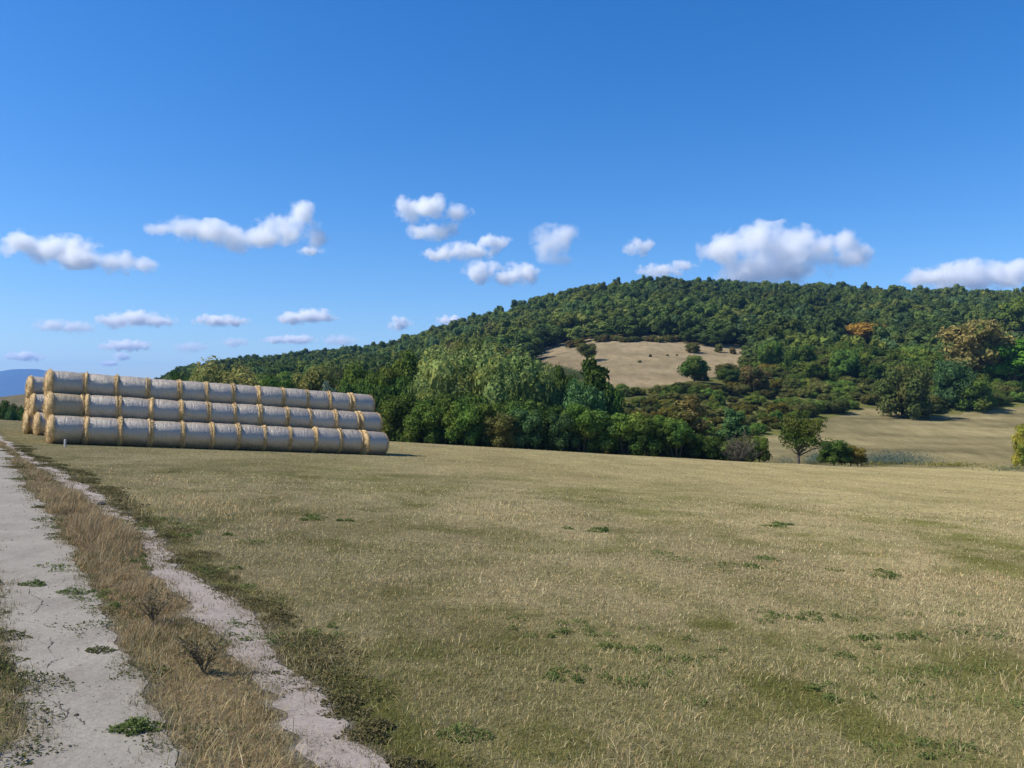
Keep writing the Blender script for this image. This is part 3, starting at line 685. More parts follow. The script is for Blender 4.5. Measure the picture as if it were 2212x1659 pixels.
def proto(kind, mat, v):
    """(crown mesh, trunk mesh) of unit size: 10 m tall, 8 m wide"""
    key = (kind, mat, v)
    if key in protos: return protos[key]
    c = MB(); t = MB(); sd = 100 + v * 7 + len(mat)
    if kind == 'round':
        L = lobes_round(10, 8, 13, .10, sd); crown(c, L, 3400, .27); trunk(t, 7.5, .28, L)
    elif kind == 'bush':
        L = lobes_round(10, 9, 12, .0, sd); L += [(math.cos(a) * 3.0, math.sin(a) * 3.0, 2.0 + (a % 1), 1.7, 1.7, 1.7) for a in (.3, 1.5, 2.7, 4.0, 5.2)]
        crown(c, L, 3600, .28); trunk(t, 6, .2, L, 0, 6)
    elif kind == 'scrub':
        L = lobes_round(6.2, 10, 13, .0, sd) + [(math.cos(a) * 3.6, math.sin(a) * 3.6, 1.2 + (a % 1), 1.5, 1.5, 1.4) for a in (.3, 1.5, 2.7, 4.0, 5.2)]
        crown(c, L, 2600, .34); trunk(t, 3, .2, L, 0, 6)
    elif kind == 'hedge':   # small tree with bare stems showing low down
        L = lobes_round(10, 8.5, 12, .2, sd); crown(c, L, 3400, .28)
        for k in range(4):
            a = sd + 1.6 * k; p = np.array([math.cos(a) * .5, math.sin(a) * .5, -.3]); e = np.array([math.cos(a) * 2.2, math.sin(a) * 2.2, 5.5])
            t.add(*tube([p, (p + e) / 2 + [.2, .1, .3], e], [.2, .15, .06], 6), None, 0, True)
    elif kind == 'tall':
        r = np.random.default_rng(sd); L = []
        for i in range(13):
            z = 1.0 + 8.1 * i / 12; w = 2.7 * math.sqrt(max(.1, 1 - ((z - 4.3) / 5.6) ** 2)); a = 2.4 * i
            L.append((math.cos(a) * w * .45, math.sin(a) * w * .45, z, w * .62, w * .62, 1.15))
        crown(c, L, 3400, .26); trunk(t, 8, .25)
    elif kind == 'willow':
        L = lobes_round(10, 8.5, 15, .40, sd); crown(c, L, 3600, .21, 0, .66)
        P, Nn = crown_pts(L, 560, .3); o_ = P - np.array([0, 0, 6.]); keep = (Nn[:, 2] > -.6) & (P[:, 2] < 8.6); P, Nn, o_ = P[keep], Nn[keep], o_[keep]
        hor = unit(o_ * np.array([1, 1, 0])); n = len(P); ln = R_.uniform(.8, 4.0, n) * (.6 + .5 * vnoise(P[:, 0], P[:, 1], 8)); PV = []; NV = []
        for s in np.linspace(0, 1, 13):
            q = P + hor * (.55 * math.sin(min(1, s * 2.5) * 1.57)) + np.stack([np.zeros(n), np.zeros(n), .18 * math.sin(min(1, s * 3) * 3.14) - ln * s ** 1.15], 1) + R_.normal(0, .05, (n, 3))
            ok = q[:, 2] > .6; PV.append(q[ok]); NV.append(unit(hor[ok] + R_.normal(0, .45, (ok.sum(), 3))))
        PV = np.concatenate(PV); NV = np.concatenate(NV)
        axv = np.tile([0, 0, 1.], (len(PV), 1)) + R_.normal(0, .18, (len(PV), 3))
        c.add(*leaf_quads(PV, NV, R_.uniform(.11, .22, len(PV)), .32, axv), None, 0)
        trunk(t, 7, .45, L, 0, 6)
    elif kind == 'sparse':   # thin half-bare crown over a visible trunk and limbs
        r = np.random.default_rng(sd); tips = []
        trunk(t, 2.6, .32, None, 0, 0, .2)
        for i in range(16):
            a = 2.4 * i + r.uniform(-.3, .3); el = r.uniform(.2, 1.4); ln = r.uniform(3.2, 6.4) * (1 if el > .6 else .8); b0 = np.array([.1, 0, r.uniform(1.0, 2.6)])
            e = b0 + np.array([math.cos(a) * math.cos(el), math.sin(a) * math.cos(el), math.sin(el)]) * ln
            m_ = (b0 + e) / 2 + r.normal(0, .25, 3); t.add(*tube([b0, m_, e], [.13, .08, .03], 5), None, 0, True)
            for q in range(7):
                s = r.uniform(.35, 1); w0 = b0 + (e - b0) * s; w1 = w0 + r.normal(0, .7, 3) + [0, 0, .4]; t.add(*tube([w0, w1], [.035, .012], 4), None, 0); tips.append(w1)
            tips.append(e)
        tips = np.array(tips); hi = tips[tips[:, 2] > 3.0]; lo = tips[tips[:, 2] <= 3.0]
        L = [(*q, .95, .95, .85) for q in hi] + [(*q, .4, .4, .35) for q in lo[::3]]
        crown(c, L, 5200, .2, 0, 0)
    elif kind == 'twiggy':   # grey dying shrub: mostly bare twigs
        r = np.random.default_rng(sd); tips = []
        for i in range(34):
            a = r.uniform(0, 6.28); el = r.uniform(.25, 1.4); ln = r.uniform(4, 9.5); e = np.array([math.cos(a) * math.cos(el) * .62, math.sin(a) * math.cos(el) * .62, math.sin(el)]) * ln
            m_ = e * .5 + r.normal(0, .4, 3); t.add(*tube([(0, 0, -.2), m_, e], [.12, .07, .02], 5), None, 0)
            for q in range(26):
                s = r.uniform(.3, 1); w0 = e * s; w1 = w0 + r.normal(0, .8, 3) + [0, 0, .4]; t.add(*tube([w0, w1], [.04, .015], 3), None, 0); tips.append(w1)
        L = [(*q, .5, .5, .5) for q in np.array(tips)[::9]]; crown(c, L, 1300, .2, 0, 0)
    cm, tm = c.mesh('crown', [FM[mat]]), t.mesh('trunk', [greybark if kind == 'twiggy' else (darkbark if kind == 'sparse' else bark)])
    zs = np.zeros(len(cm.vertices) * 3, np.float32); cm.vertices.foreach_get('co', zs); zs = zs.reshape(-1, 3)
    protos[key] = (cm, tm, np.percentile(zs[:, 2], 99.7), np.percentile(np.abs(zs[:, 0]), 98) * 2)
    return protos[key]
cnt = {}
def tree(name, dx, ytop, Y, w, kind, mat, label, cat='tree', group=None, zoff=0., depth=1.):
    v = cnt.get((kind, mat), 0) % 3; cnt[(kind, mat)] = v + 1
    cm, tm, H0, W0 = proto(kind, mat, v)
    x, y, z = at(dx, Y); H = top_z(ytop, Y) - z + zoff; W = w / S / F * Y
    root = bpy.data.objects.new(name, None); col.objects.link(root); root.location = (x, y, z - zoff)
    s = W / W0; root.scale = (s, s * depth, H / H0); root.rotation_euler = (0, 0, random.uniform(0, 6.28) if kind not in ('sparse',) else .4)
    link('crown', cm, root); link('trunk', tm, root)
    tag(root, label, cat, group); return root
# ---- the treeline along the lower edge of the field (picture column, top, distance beyond the edge, width, kind, leaf)
def EY(dx): return float(edge_y((dx / S - CX) / F))
KN = {'mossy': 'brownish green', 'dark': 'dark green', 'mid': 'mid green', 'blue': 'blue green', 'bright': 'bright green', 'olive': 'olive green', 'ochre': 'yellowish green', 'brown': 'browning', 'yellow': 'yellow green', 'grey': 'grey'}
front = [(822, 905, 9, 70, 'bush', 'mid'), (868, 852, 8, 105, 'bush', 'mid'), (918, 872, 5, 90, 'bush', 'mid'), (958, 852, 7, 105, 'bush', 'dark'), (1003, 868, 4, 85, 'bush', 'mid'), (1043, 872, 5, 85, 'bush', 'mid'), (1083, 890, 3.5, 70, 'bush', 'mossy'), (1098, 868, 8, 95, 'bush', 'dark'), (1140, 884, 4, 75, 'bush', 'blue'), (1180, 878, 5, 85, 'bush', 'dark'), (1216, 892, 3.5, 70, 'bush', 'blue'), (1258, 872, 3.5, 85, 'hedge', 'mid'), (1303, 888, 4, 80, 'bush', 'dark'), (1348, 893, 3.5, 85, 'hedge', 'mid'), (1396, 902, 3, 80, 'bush', 'dark'), (1440, 898, 4, 75, 'hedge', 'mid'), (1488, 856, 7, 78, 'tall', 'brown'), (1462, 912, 2.5, 60, 'hedge', 'dark'), (1520, 938, 3, 60, 'bush', 'dark'), (1585, 884, 10, 62, 'tall', 'blue'), (1640, 942, 3, 46, 'bush', 'mid')]
nfr = 0
for i, (dx, yt, dY, w, kd, mt) in enumerate(front):
    nth = (ORD + ['thirteenth', 'fourteenth', 'fifteenth', 'sixteenth', 'seventeenth', 'eighteenth', 'nineteenth', 'twentieth', 'twenty-first'])[i]
    lab = f'{KN[mt]} bushy tree, {nth} from the bales in the treeline along the field'
    if mt == 'brown': lab = 'tall slender tree with browning leaves rising from the treeline behind the field'
    if kd == 'tall' and mt == 'blue': lab = 'slim blue green tree behind the grey dying shrub'
    nm = 'bushy_tree' if kd != 'tall' else 'slender_tree'
    tree(nm, dx, yt, EY(dx) + dY, w * 1.06, kd, mt, lab, 'tree', 'trees of the treeline along the field', zoff=0)
# filler bushes at the foot of the treeline so that no light shows through low down
fill = [(850, 912), (893, 915), (936, 918), (980, 920), (1022, 922), (1062, 925), (1122, 928), (1160, 930), (1198, 932), (1238, 930), (1282, 935), (1326, 938), (1372, 940), (1418, 942), (1456, 945), (1500, 950), (1545, 955), (1604, 950)]
for i, (dx, yt) in enumerate(fill):
    Y = EY(dx) + random.uniform(5, 8)
    tree('understorey_bush', dx, yt - random.uniform(5, 18), Y, random.uniform(58, 80), 'bush', ('dark', 'mid', 'dark', 'olive')[i % 4], f'low {KN[("dark", "mid", "dark", "olive")[i % 4]]} bush in the shade under the treeline', 'bush', 'shaded bushes under the treeline', depth=.6)
tree('dying_shrub', 1598, 940, EY(1598) + 1.8, 84, 'twiggy', 'grey', 'grey dying shrub of bare twigs at the right end of the treeline', 'shrub')
tree('half_bare_tree', 1724, 888, EY(1724) + 1.5, 84, 'sparse', 'mid', 'small half-bare tree with a forked trunk standing alone beyond the field', 'tree')
tree('round_bush', 1802, 950, EY(1800) + 2.5, 66, 'bush', 'dark', 'dark green round bush right of the lone half-bare tree', 'bush')
tree('round_bush', 1838, 962, EY(1836) + 1.2, 60, 'bush', 'ochre', 'yellowing low bush beside the dark round bush', 'bush')
tree('leaning_shrub', 2214, 905, EY(2212) + .8, 44, 'bush', 'yellow', 'yellow green shrub at the right edge of the picture', 'shrub')
# willows
tree('weeping_willow', 975, 757, 92, 165, 'willow', 'willow', 'left tree of the pair of broad weeping willows behind the treeline', 'willow', 'weeping willows', 2)
tree('weeping_willow', 1088, 748, 90, 185, 'willow', 'willow', 'tallest broad weeping willow with long hanging strands behind the treeline', 'willow', 'weeping willows', 2)
tree('weeping_willow', 1165, 792, 93, 90, 'willow', 'willow', 'smaller weeping willow at the right shoulder of the tall one', 'willow', 'weeping willows', 2)
tree('weeping_willow', 1018, 731, 104, 105, 'willow', 'willowy', 'yellowing willow top rising behind the two broad weeping willows', 'willow', 'weeping willows', 2)
tree('weeping_willow', 672, 790, 108, 135, 'willow', 'willowy', 'yellow green willow behind the middle of the bale stack', 'willow', 'weeping willows', 2)
tree('weeping_willow', 490, 780, 108, 150, 'willow', 'willowy', 'pale yellowish willow over the left half of the bale stack', 'willow', 'weeping willows', 2)
tree('weeping_willow', 445, 795, 112, 70, 'willow', 'willow', 'small greener willow left of the pale yellowish one', 'willow', 'weeping willows', 2)
tree('silvery_bush', 714, 826, 98, 36, 'bush', 'silver', 'small silvery blue tree just above the bales', 'tree')
# taller trees behind the treeline
back = [(905, 762, 106, 105, 'round', 'mid'), (845, 776, 103, 110, 'round', 'mid'), (790, 788, 106, 105, 'round', 'mid'), (762, 822, 96, 70, 'round', 'dark'), (935, 805, 98, 80, 'round', 'blue'), (870, 815, 96, 80, 'round', 'dark'), (815, 832, 93, 70, 'round', 'dark'), (605, 812, 104, 75, 'round', 'dark'), (575, 826, 100, 50, 'round', 'mid'), (385, 800, 130, 60, 'round', 'dark'), (1284, 773, 89, 92, 'tall', 'dark'), (1262, 822, 86, 90, 'round', 'blue'), (1222, 792, 98, 75, 'round', 'mid'), (1318, 828, 88, 62, 'round', 'dark'), (1190, 820, 94, 80, 'round', 'dark'), (1130, 850, 86, 90, 'round', 'dark'), (1040, 850, 87, 110, 'round', 'dark')]
for i, (dx, yt, Y, w, kd, mt) in enumerate(back):
    NX = ['thirteenth', 'fourteenth', 'fifteenth', 'sixteenth', 'seventeenth']; where = 'left of the willow pair' if 760 < dx < 960 else ('behind the bale stack' if dx < 760 else 'right of the willows')
    lab = f'{KN[mt]} tree {where}, number {ORD[i] if i < 12 else NX[i - 12]} behind the treeline'
    if kd == 'tall': lab = 'tall dark green tree standing out against the dry clearing'
    tree('leafy_tree', dx, yt, Y, w, kd, mt, lab, 'tree', 'taller trees behind the treeline')
# left of the bales: far bushes
for i, (dx, yt, Y, w, mt) in enumerate([(8, 866, 112, 42, 'dark'), (40, 874, 118, 36, 'mid'), (-30, 868, 112, 50, 'dark'), (62, 872, 116, 44, 'dark'), (24, 882, 108, 34, 'blue'), (-75, 870, 114, 55, 'mid')]):
    tree('far_bush', dx, yt, Y, w, 'bush', mt, ['dark green bush at the left edge beyond the track', 'mid green bush just left of the bale stack', 'bush beyond the track left of the picture edge', 'dark bush half behind the left bale ends', 'bluish low bush between two taller ones left of the bales', 'mid green bush beyond the track outside the left edge'][i], 'bush', 'bushes left of the bales')
# trees about the clearing and the meadow
spec = [(1268, 741, 782, 40, 'round', 'olive', 'lone dark olive tree on the left side of the dry clearing'), (1500, 769, 832, 68, 'round', 'mid', 'round green tree at the lower edge of the dry clearing'), (1578, 795, 838, 48, 'round', 'dark', 'small dark green tree right of the clearing\'s lower edge'), (1630, 790, 852, 60, 'round', 'brown', 'browning round tree right of the dry clearing'), (1497, 739, 763, 30, 'bush', 'olive', 'round bush with a dark shadow high on the dry clearing'), (1552, 742, 762, 17, 'bush', 'olive', 'small bush at the upper right of the dry clearing'), (1405, 765, 771, 7, 'bush', 'olive', 'tiny bush in the middle of the dry clearing'), (1382, 778, 784, 8, 'bush', 'olive', 'tiny bush low in the middle of the dry clearing'), (1253, 732, 749, 26, 'bush', 'ochre', 'yellowish bush on the upper left rim of the clearing'), (1232, 735, 752, 20, 'bush', 'brown', 'brown bush on the upper left rim of the clearing'), (1550, 789, 796, 8, 'bush', 'ochre', 'small yellowish bush on the right side of the clearing'), (1442, 765, 769, 6, 'bush', 'olive', 'low bush in the row across the clearing'), (1462, 765, 769, 5, 'bush', 'brown', 'brownish low bush in the row across the clearing'), (1583, 750, 765, 14, 'bush', 'brown', 'brown bush near the right rim of the clearing'),
        (1955, 784, 904, 100, 'bush', 'mossy', 'big brownish green tree at the top of the pale meadow'), (2106, 690, 838, 128, 'round', 'brown', 'great browning oak above the meadow near the right edge'), (2192, 733, 842, 118, 'round', 'bright', 'bright green broad tree at the right edge above the meadow'), (2062, 778, 882, 84, 'bush', 'blue', 'blue green tree left of the great browning oak'), (2100, 808, 888, 84, 'bush', 'mid', 'green tree below the great browning oak'), (2205, 640, 742, 90, 'round', 'mid', 'green tree high on the slope at the right edge'), (1862, 697, 752, 80, 'round', 'orange', 'orange autumn tree glowing in the hillside wood')]
def ground_Y(dx, dy, lo=100, hi=520):
    Ys = np.linspace(lo, hi, 400); X = (dx / S - CX) / F * Ys; y = (CY - F * (hgt(X, Ys) - EYE) / Ys) * S
    i = np.argmax(y <= dy); return float(Ys[i]) if (y <= dy).any() else hi
special = []
for dx, yt, yb, w, kd, mt, lab in spec:
    Y = ground_Y(dx, yb); special.append((dx, Y, w))
    tree('broad_tree' if ' tree' in lab or 'oak' in lab else 'shrub', dx, yt, Y, w, kd, mt, lab, 'tree' if ' tree' in lab or 'oak' in lab else 'bush', zoff=1.1 if kd == 'bush' and w > 60 else .15)
for i, dx in enumerate(range(1292, 1490, 11)):
    Y = ground_Y(dx, 738 + random.uniform(-2, 2)); hpx = random.uniform(9, 15)
    tree('shrub', dx, 738 - hpx, Y, random.uniform(16, 24), 'scrub', random.choice(['mossy', 'brown', 'olive']), 'brownish shrub of the hedge along the upper rim of the dry clearing', 'shrub', 'shrubs along the upper rim of the clearing')
# scrub on the slope
ns = 0; tries = 0; pts = []
while ns < 285 and tries < 14000:
    tries += 1
    dx = random.uniform(1335, 2200); dy = random.uniform(790, 945)
    if dx > 1900 and dy < 835 or dx > 1690 and dy > 905: continue
    if in_poly(np.array([dx]), np.array([dy - 6]))[0] or in_poly(np.array([dx]), np.array([dy + 4]), MEADOW)[0]: continue
    if dx > 1690 and dy < 800: continue
    Y = ground_Y(dx, dy); hpx = random.uniform(9, 27) * (1.25 if dx > 1680 else 1); w = hpx * random.uniform(1.25, 2.1)
    if in_poly(np.array([dx]), np.array([dy - hpx * .7]))[0] and random.random() < .8: continue
    if any(abs(dx - a) < 12 and abs(Y - b) < 6 for a, b in pts): continue
    pts.append((dx, Y)); ns += 1
    mt = random.choice(['olive', 'olive', 'mid', 'mid', 'ochre', 'olive', 'mossy', 'olive', 'mid'] if dx < 1690 else ['olive', 'mid', 'mid', 'olive', 'mossy', 'mid'])
    reg = 'below the dry clearing' if dx < 1640 else ('above the left end of the pale meadow' if dx < 1900 else 'along the top of the pale meadow')
    tree('shrub', dx, dy - hpx, Y, w, 'scrub', mt, f'{KN[mt]} shrub on the scrubby slope {reg}', 'shrub', f'{KN[mt]} shrubs on the scrubby slope {reg}')

# ---- the wood on the hill: the 300 nearest trees one by one, the rest as one mass
OM = ['dark', 'mid', 'dark', 'mid', 'dark', 'mid', 'mid', 'mossy']
oakm = {}
def oak(mat, v):
    if (mat, v) not in oakm:
        c = MB(); t = MB(); L = lobes_round(10, 9, 12, .06, 300 + v * 11); crown(c, L, 2000, .38, 0, .82, .36); trunk(t, 7, .3)
        oakm[(mat, v)] = (c.mesh('crown', [FM[mat]]), t.mesh('trunk', [bark]))
    return oakm[(mat, v)]
cand = []
Y = 112.
while Y < 580:
    sp = np.interp(Y, [112, 220, 400, 560], [7.0, 6.8, 8.6, 10.2])
    X = -.72 * Y + R_.uniform(0, sp)
    while X < .74 * Y:
        x, yv = X + R_.uniform(-.42, .42) * sp, Y + R_.uniform(-.45, .45) * sp
        X += sp
        dx = (CX + F * x / yv) * S
        if dx < 345 or dx > 2290: continue
        if dx < 1150: y0 = 116
        elif dx < 1340: y0 = 240
        elif dx < 1640: y0 = 250
        elif dx < 1720: y0 = 225
        else: y0 = 205
        if yv < y0 or (1142 < dx < 1190 and 185 < yv < 300): continue
        z = h1(x, yv); px, py = proj(x, yv, z); px2, py2 = proj(x, yv, z + 6.5)
        yy = np.linspace(py2, py + 3, 6)
        if in_poly(np.full(6, px), yy).any(): continue
        if any(abs(px - a) < w_ * .55 and yv < b + 3 and yv > b - (48 if a == 1862 else 28) for a, b, w_ in special): continue
        cand.append((yv, x, z, px, py))
    Y += sp * .86
cand.sort()
single, mass = cand[:300], cand[300:]
for yv, x, z, px, py in single:
    n1_ = float(fbm(np.array([x * .03]), np.array([yv * .03]), 131, 2)[0])
    mat = OM[int(R_.integers(0, 8))] if n1_ < .68 else random.choice(['olive', 'ochre', 'mid'])
    if random.random() < .012: mat = 'brown'
    cm, tm = oak(mat, int(R_.integers(0, 2)))
    root = bpy.data.objects.new('hill_oak', None); col.objects.link(root)
    hh = R_.uniform(6.2, 10.5) / 10 * (1.0 if yv > 180 else 1.05); ww = R_.uniform(.72, 1.3)
    root.location = (x, yv, z - .4); root.scale = (ww, ww, hh); root.rotation_euler = (0, 0, R_.uniform(0, 6.28))
    link('crown', cm, root); link('trunk', tm, root)
    reg = 'on the lower hill behind the willows' if px < 1150 else ('above the dry clearing' if px < 1640 else ('on the hillside right of the clearing' if px < 1950 else 'on the hillside at the far right'))
    tag(root, f'{KN[mat]} oak in the dense wood {reg}', 'tree', f'{KN[mat]} oaks of the wood {reg}')
tmpl = []
for v in range(5):
    c = MB(); L = lobes_round(10, 9, 10, .04, 500 + v * 13); crown(c, L, 620, .60, 0, .88, .30)
    tmpl.append((np.concatenate(c.V), np.concatenate(c.Q), np.concatenate(c.T)))
VV = []; QQ = []; TT = []; CC = []; n0 = 0
CB = np.array([(.044, .066, .018), (.062, .088, .021), (.050, .078, .028), (.070, .090, .022), (.040, .060, .017), (.056, .083, .022), (.084, .096, .024)]) * 1.42
for yv, x, z, px, py in mass:
    V, Q, T = tmpl[int(R_.integers(0, 5))]; a = R_.uniform(0, 6.28); ca, sa = math.cos(a), math.sin(a)
    ww = R_.uniform(.75, 1.45); hh = R_.uniform(.5, 1.3)
    W = np.stack([x + ww * (V[:, 0] * ca - V[:, 1] * sa), yv + ww * (V[:, 0] * sa + V[:, 1] * ca), z - .6 + V[:, 2] * hh], 1)
    c = CB[int(fbm(np.array([x * .012]), np.array([yv * .012]), 151, 2)[0] * 4 + R_.uniform(0, 3.9)) % 7] * R_.uniform(.72, 1.22) * (.82 + .75 * fbm(np.array([x * .016]), np.array([yv * .016]), 161, 2)[0])
    if fbm(np.array([x * .02]), np.array([yv * .02]), 141, 2)[0] > .70: c = c * np.array([1.2, 1.08, .9])
    if random.random() < .004: c = np.array([.12, .11, .035])
    VV.append(W); QQ.append(Q + n0); TT.append(T + n0); CC.append(np.repeat(c[None], len(V), 0)); n0 += len(V)
m, nt, nd, lk = new_mat('wood_leaves')
a = N(nt, 'ShaderNodeAttribute', attribute_name='alb'); geo = N(nt, 'ShaderNodeNewGeometry')
sv = N(nt, 'ShaderNodeVectorMath', operation='SCALE'); lk.new(a.outputs['Color'], sv.inputs[0]); lk.new(ramp(nt, geo.outputs['Random Per Island'], 0, 1, .86, 1.15), sv.inputs['Scale'])
d = N(nt, 'ShaderNodeBsdfDiffuse'); t = N(nt, 'ShaderNodeBsdfTranslucent'); mxs = N(nt, 'ShaderNodeMixShader', inp={0: .25})
lk.new(sv.outputs[0], d.inputs[0]); lk.new(sv.outputs[0], t.inputs[0]); lk.new(d.outputs[0], mxs.inputs[1]); lk.new(t.outputs[0], mxs.inputs[2])
o = N(nt, 'ShaderNodeOutputMaterial'); lk.new(mxs.outputs[0], o.inputs[0])
fo = link('hillside_wood', make_mesh('hillside_wood', np.concatenate(VV), np.concatenate(QQ), np.concatenate(TT), [m], colr=np.concatenate(CC)))
tag(fo, 'dense green deciduous wood covering the upper hill to its crest', 'wood', kind='stuff')
print('TREES', len(single), len(mass), 'last single Y', single[-1][0])

# bluish reeds and yellow plants beyond the field at the right
def low_plants(name, areas, c1, c2, hh, label, cat, s=.07):
    PV = []; CV = []
    for (x0, x1, y0, y1, n) in areas:
        for _ in range(n):
            dx = (x0 + x1) / 2 + (x1 - x0) * .30 * random.gauss(0, 1); dy = y1 - (y1 - y0) * min(1, abs(random.gauss(0, .45))); Yg = ground_Y(dx, dy, 84, 200)
            PV.append(at(dx, Yg))
    PV = np.array(PV); n = len(PV); PV[:, 2] += R_.uniform(0, hh, n)
    V, Q = leaf_quads(PV, unit(R_.normal(0, .6, (n, 3)) + [0, -.3, .6]), s * R_.uniform(.6, 1.5, n) , .35, np.tile([0, 0, 1.], (n, 1)) + R_.normal(0, .3, (n, 3)))
    C = np.array(c1) + (np.array(c2) - np.array(c1)) * R_.random((n, 1))
    tag(link(name, make_mesh(name, V, Q, None, [attr_mat(name + '_leaves', .25)], colr=np.repeat(C, 4, 0))), label, cat, kind='stuff')
low_plants('reeds', [(1740, 1790, 978, 1003, 1800), (1850, 1995, 978, 1005, 6500), (1680, 1720, 985, 1003, 300), (2150, 2230, 1008, 1020, 500)], (.11, .15, .105), (.175, .215, .155), .45, 'bluish green reeds in the wet hollow beyond the field', 'reeds', .10)
low_plants('yellow_herbs', [(1990, 2120, 1004, 1010, 700), (1730, 1990, 1002, 1008, 700), (2120, 2230, 1012, 1018, 300)], (.14, .14, .03), (.27, .24, .05), .5, 'band of yellowish herbs along the lower edge of the field', 'herbs', .12)

# ------------------------------------------------------------------ clouds
def cloud(label, lobes, alt, dens, seed, soft=1.0, depth=.8):
    """lobes in picture columns and rows (cx, cy, half width, half height); base at altitude alt m"""
    cx0 = sum(l[0] for l in lobes) / len(lobes); cyb = max(l[1] + l[3] * .6 for l in lobes)
    Y0 = (alt - EYE) / ((CY - cyb / S) / F); k = Y0 / F / S
    C0 = np.array([(cx0 / S - CX) / F * Y0, Y0, EYE + (CY - cyb / S) / F * Y0])
    L = []; r = np.random.default_rng(seed)
    for (cx, cy, a, b_) in lobes:
        c = np.array([(cx - cx0) * k, r.uniform(-.2, .2) * a * k, (cyb - cy) * k]); L.append((c, np.array([a * k, max(a * .6, b_) * depth * k, b_ * k])))
    u = 2.6 * max(l[3] for l in lobes) * k
    m, nt, nd, lk = new_mat('cloud_vapour'); tc = N(nt, 'ShaderNodeTexCoord'); ob = tc.outputs['Object']
    sc_ = N(nt, 'ShaderNodeVectorMath', operation='SCALE', inp={'Scale': 1 / u}); lk.new(ob, sc_.inputs[0])
    ad = N(nt, 'ShaderNodeVectorMath', operation='ADD'); ad.inputs[1].default_value = (seed * 3.7, seed * 1.3, seed * 5.1); lk.new(sc_.outputs[0], ad.inputs[0])
    nz = N(nt, 'ShaderNodeTexNoise', inp={'Scale': 2.2, 'Detail': 7, 'Roughness': .6}); lk.new(ad.outputs[0], nz.inputs['Vector'])
    prev = None
    for c, rad in L:
        s1 = N(nt, 'ShaderNodeVectorMath', operation='SUBTRACT'); lk.new(ob, s1.inputs[0]); s1.inputs[1].default_value = c
        s2 = N(nt, 'ShaderNodeVectorMath', operation='DIVIDE'); lk.new(s1.outputs[0], s2.inputs[0]); s2.inputs[1].default_value = rad
        ln = N(nt, 'ShaderNodeVectorMath', operation='LENGTH'); lk.new(s2.outputs[0], ln.inputs[0]); dd = ln.outputs['Value']
        if prev is None: prev = dd
        else:
            mn = N(nt, 'ShaderNodeMath', operation='SMOOTH_MIN'); mn.inputs[2].default_value = .35; lk.new(prev, mn.inputs[0]); lk.new(dd, mn.inputs[1]); prev = mn.outputs[0]
    fld = math_(nt, 'SUBTRACT', math_(nt, 'ADD', 1.0, math_(nt, 'MULTIPLY', math_(nt, 'SUBTRACT', nz.outputs['Fac'], .5), 3.3)), prev)
    den = ramp(nt, fld, 0, .95 * soft, 0, dens * .62 / u)
    pv = N(nt, 'ShaderNodeVolumePrincipled', inp={'Color': (1, 1, 1, 1), 'Anisotropy': .15}); lk.new(den, pv.inputs['Density'])
    o = N(nt, 'ShaderNodeOutputMaterial'); lk.new(pv.outputs[0], o.inputs['Volume'])
    v, t = ico(); mb = MB()
    # one closed hull: voxel-remeshed union of the lobes
    for c, rad in L: mb.add(c + v * rad * 1.5, None, t)
    ob_ = link('cloud', mb.mesh('cloud', [m]), loc=C0)
    rm = ob_.modifiers.new('hull', 'REMESH'); rm.mode = 'VOXEL'; rm.voxel_size = max(4 * k, max(l[2] for l in lobes) * k / 7)
    m.cycles.volume_step_rate = .6
    tag(ob_, label, 'cloud', 'clouds in the blue sky')
    return ob_
